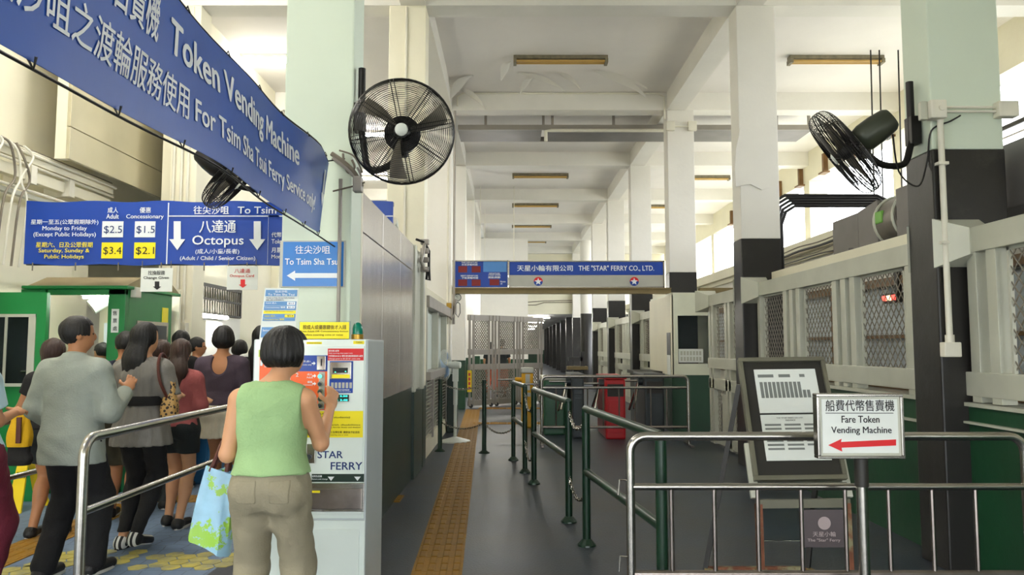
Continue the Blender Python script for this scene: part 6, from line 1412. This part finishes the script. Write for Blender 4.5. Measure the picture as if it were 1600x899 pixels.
person('woman with yellow bag mostly hidden left of the man in blazer', (PX(86, 6.2), 6.2, 0), H=1.56, h=0.01, hair='mid', hairmat=HAIRB, wide=.95, skin=SKIN2, top=dict(mat=C_BLACK, sleeve=.5, hem=.9), legs=dict(kind='shorts', mat=C_DENIM, loose=.02, end=.6), elb=((-.25, -.02, 1.06), (.22, 0, 1.06)), wri=((-.28, .08, .86), (.22, .08, .84)))
person('person in wine red trousers and pale blue shirt cut by the left edge', (PX(-47, 4.4), 4.4, 0), rz=-.3, H=1.66, h=0.008, hair='short', wide=.95, hip=1.25, skin=SKIN2, top=dict(mat=C_SKY, sleeve=.7, hem=.92, loose=.03), legs=dict(kind='pants', mat=C_WINE, loose=.035, end=.12), feet=((-.1, 0, 0), (.1, .08, 0)), elb=((-.22, 0, 1.06), (.17, .06, 1.07)), wri=((-.22, .08, .84), (.08, .24, 1.1)))
person('woman with wavy brown hair just behind the grey dress shoulder', (PX(254, 7.3), 7.3, 0), H=1.56, h=0.011, hair='mid', hairmat=HAIRB, top=dict(mat=C_OLIVE, sleeve=.8), legs=dict(kind='pants', mat=C_DENIM))
person('short haired man in dark shirt beyond the brown haired women', (PX(284, 8.25), 8.25, 0), H=1.67, h=0.011, hair='short', top=dict(mat=C_BLACK, sleeve=.8), legs=dict(kind='pants', mat=C_NAVY))
person('man in off white shirt glancing right beyond the pink top', (PX(309, 9.35), 9.35, 0), rz=-.5, H=1.61, h=0.011, hair='crop', head_turn=.8, top=dict(mat=C_WHITE, sleeve=.8), legs=dict(kind='pants', mat=C_NAVY), skin=SKIN2)
person('woman in striped top half hidden behind the vending machine', (PX(410, 7.9), 7.9, 0), H=1.71, h=0.01, hair='long', wide=1.05, top=dict(mat=STRIPES, sleeve=.9, sloose=.02), legs=dict(kind='pants', mat=C_BLACK), elb=((-.24, 0, 1.08), (.22, 0, 1.06)), wri=((-.26, .15, 1.02), (.22, .08, .84)))
person('dark haired person just right of the black bob in plum', (PX(376, 9.7), 9.7, 0), H=1.58, h=0.011, hair='bob', top=dict(mat=C_DENIM, sleeve=.8), legs=dict(kind='pants', mat=C_BLACK))
person('booth attendant in navy shirt seen through the green hatch', (-4.62, 8.72, 0), rz=1.2, H=1.54, h=0.01, hair='short', head_turn=.1, top=dict(mat=C_NAVY, sleeve=.7), legs=dict(kind='pants', mat=C_BLACK), elb=((-.18, .06, 1.06), (.18, .06, 1.06)), wri=((-.1, .2, 1.1), (.1, .2, 1.1)))
person('distant person in orange patterned dress behind the mesh gate', (-.27, 23, 0), H=1.72, h=0.014, hair='bob', top=dict(mat=C_DENIM, sleeve=.7), legs=dict(kind='skirt', mat=C_ORANGE, end=.3), skin=SKIN2)
person('distant person in orange clothes left behind the mesh gate', (-.62, 24.5, 0), H=1.64, h=0.014, hair='mid', top=dict(mat=C_DENIM, sleeve=.7), legs=dict(kind='pants', mat=C_ORANGE))

# ------------------------------------------------------------------ bags
t = thing('shopping_bag', 'light blue floral shopping bag hanging from the green top woman arm', 'bag', (-1.38, 3.85, .6))
bx, by = PX(336, 3.83), 3.83
vs = []; fs = []; n = 24; lv = 12
for j in range(lv + 1):
    v_ = j / lv
    for i in range(n):
        a = 2 * math.pi * i / n; w_ = (0.098 - 0.030 * v_ ** 1.5) * (1 + 0.05 * math.sin(3 * a + 2 * v_)); d2 = 0.055 * (1 - 0.62 * v_) * (1 + 0.25 * math.sin(5 * a + 4 * v_))
        ca, sa = math.cos(a), math.sin(a); e = 0.6
        x_ = w_ * (abs(ca) ** e) * (1 if ca > 0 else -1); y_ = d2 * (abs(sa) ** e) * (1 if sa > 0 else -1)
        vs.append((bx + x_ + 0.045 * v_, by + y_, 0.53 + 0.37 * v_ - 0.05 * x_ / 0.1 * (1 - v_) + 0.02 * v_ * math.sin(2 * a)))
for j in range(lv):
    for i in range(n): fs.append((j * n + i, j * n + (i + 1) % n, (j + 1) * n + (i + 1) % n, (j + 1) * n + i))
fs.append(tuple(reversed(range(n))))
MB().add(vs, fs).build('bag_body', FLORAL, t, smooth=True)
for s_ in (-1, 1): MB().tube([(bx + 0.005, by + .015 * s_, .89), (bx + .035, by + .01 * s_, .97), (bx + .055, by + 0.005 * s_, 1.03), (bx + .085, by + .005 * s_, 1.05), (bx + .1, by + .01 * s_, 1.0), (bx + .085, by + .015 * s_, .89)], 0.011, 8).build('strap', C_BROWNL, t, smooth=True)
def pouch(t, c, w, d, h_, z0, mat, name='bag_body', zt=.75):
    vs = []; fs = []; n = 24; lv = 8
    for j in range(lv + 1):
        v_ = j / lv; k = (1 - (1 - zt) * v_) * (0.82 + 0.18 * math.sin(math.pi * min(v_ * 1.6, 1)))
        for i in range(n):
            a = 2 * math.pi * i / n; ca, sa = math.cos(a), math.sin(a)
            vs.append((c[0] + w * k * abs(ca) ** .6 * (1 if ca > 0 else -1), c[1] + d * k * (1 - .4 * v_) * abs(sa) ** .6 * (1 if sa > 0 else -1), z0 + h_ * v_ + 0.01 * math.sin(3 * a) * v_))
    for j in range(lv):
        for i in range(n): fs.append((j * n + i, j * n + (i + 1) % n, (j + 1) * n + (i + 1) % n, (j + 1) * n + i))
    fs += [tuple(reversed(range(n))), tuple(range(lv * n, lv * n + n))]
    return MB().add(vs, fs).build(name, mat, t, smooth=True)
t = thing('handbag', 'mustard yellow and black handbag beside man in grey blazer', 'bag', (PX(42, 5.75), 5.75, .6))
bx, by = PX(40, 5.75), 5.75
pouch(t, (bx, by), .095, .06, .28, aty(40, 698, by).z, C_YBAG); pouch(t, (bx, by), .096, .061, .14, aty(40, 727, by).z, C_BLACK, 'bag_base', 1)
zt_ = aty(40, 698, by).z + .28
MB().tube([(bx + .02, by, zt_ - .05), (bx + .07, by, zt_ + .12), (bx + .12, by, zt_ + .3), (bx + .14, by + .02, zt_ + .12), (bx + .06, by + .02, zt_ - .05)], 0.012, 8).build('strap', C_BROWNL, t, smooth=True)
MB().box(bx + .015, bx + .05, by - .075, by - .06, zt_ - .25, zt_ - .06).build('buckle_strap', C_BROWNL, t, bevel=.004)
t = thing('shoulder_bag', 'leopard print shoulder bag on the woman in grey dress', 'bag', (PX(268, 5.85), 5.85, 1.0))
bx, by = PX(270, 5.84), 5.84
pouch(t, (bx, by), .07, .07, .26, aty(268, 652, by).z, LEOPARD, zt=.6)
MB().tube(cr([(bx - .01, by - .03, 1.12), (bx - .045, by - .085, 1.25), (bx - .07, by - .06, 1.38), (bx - .08, by + .02, 1.445), (bx - .07, by + .10, 1.38), (bx - .01, by + .08, 1.2), (bx, by + .03, 1.1)]), 0.012, 8).build('strap', C_BROWNL, t, smooth=True)
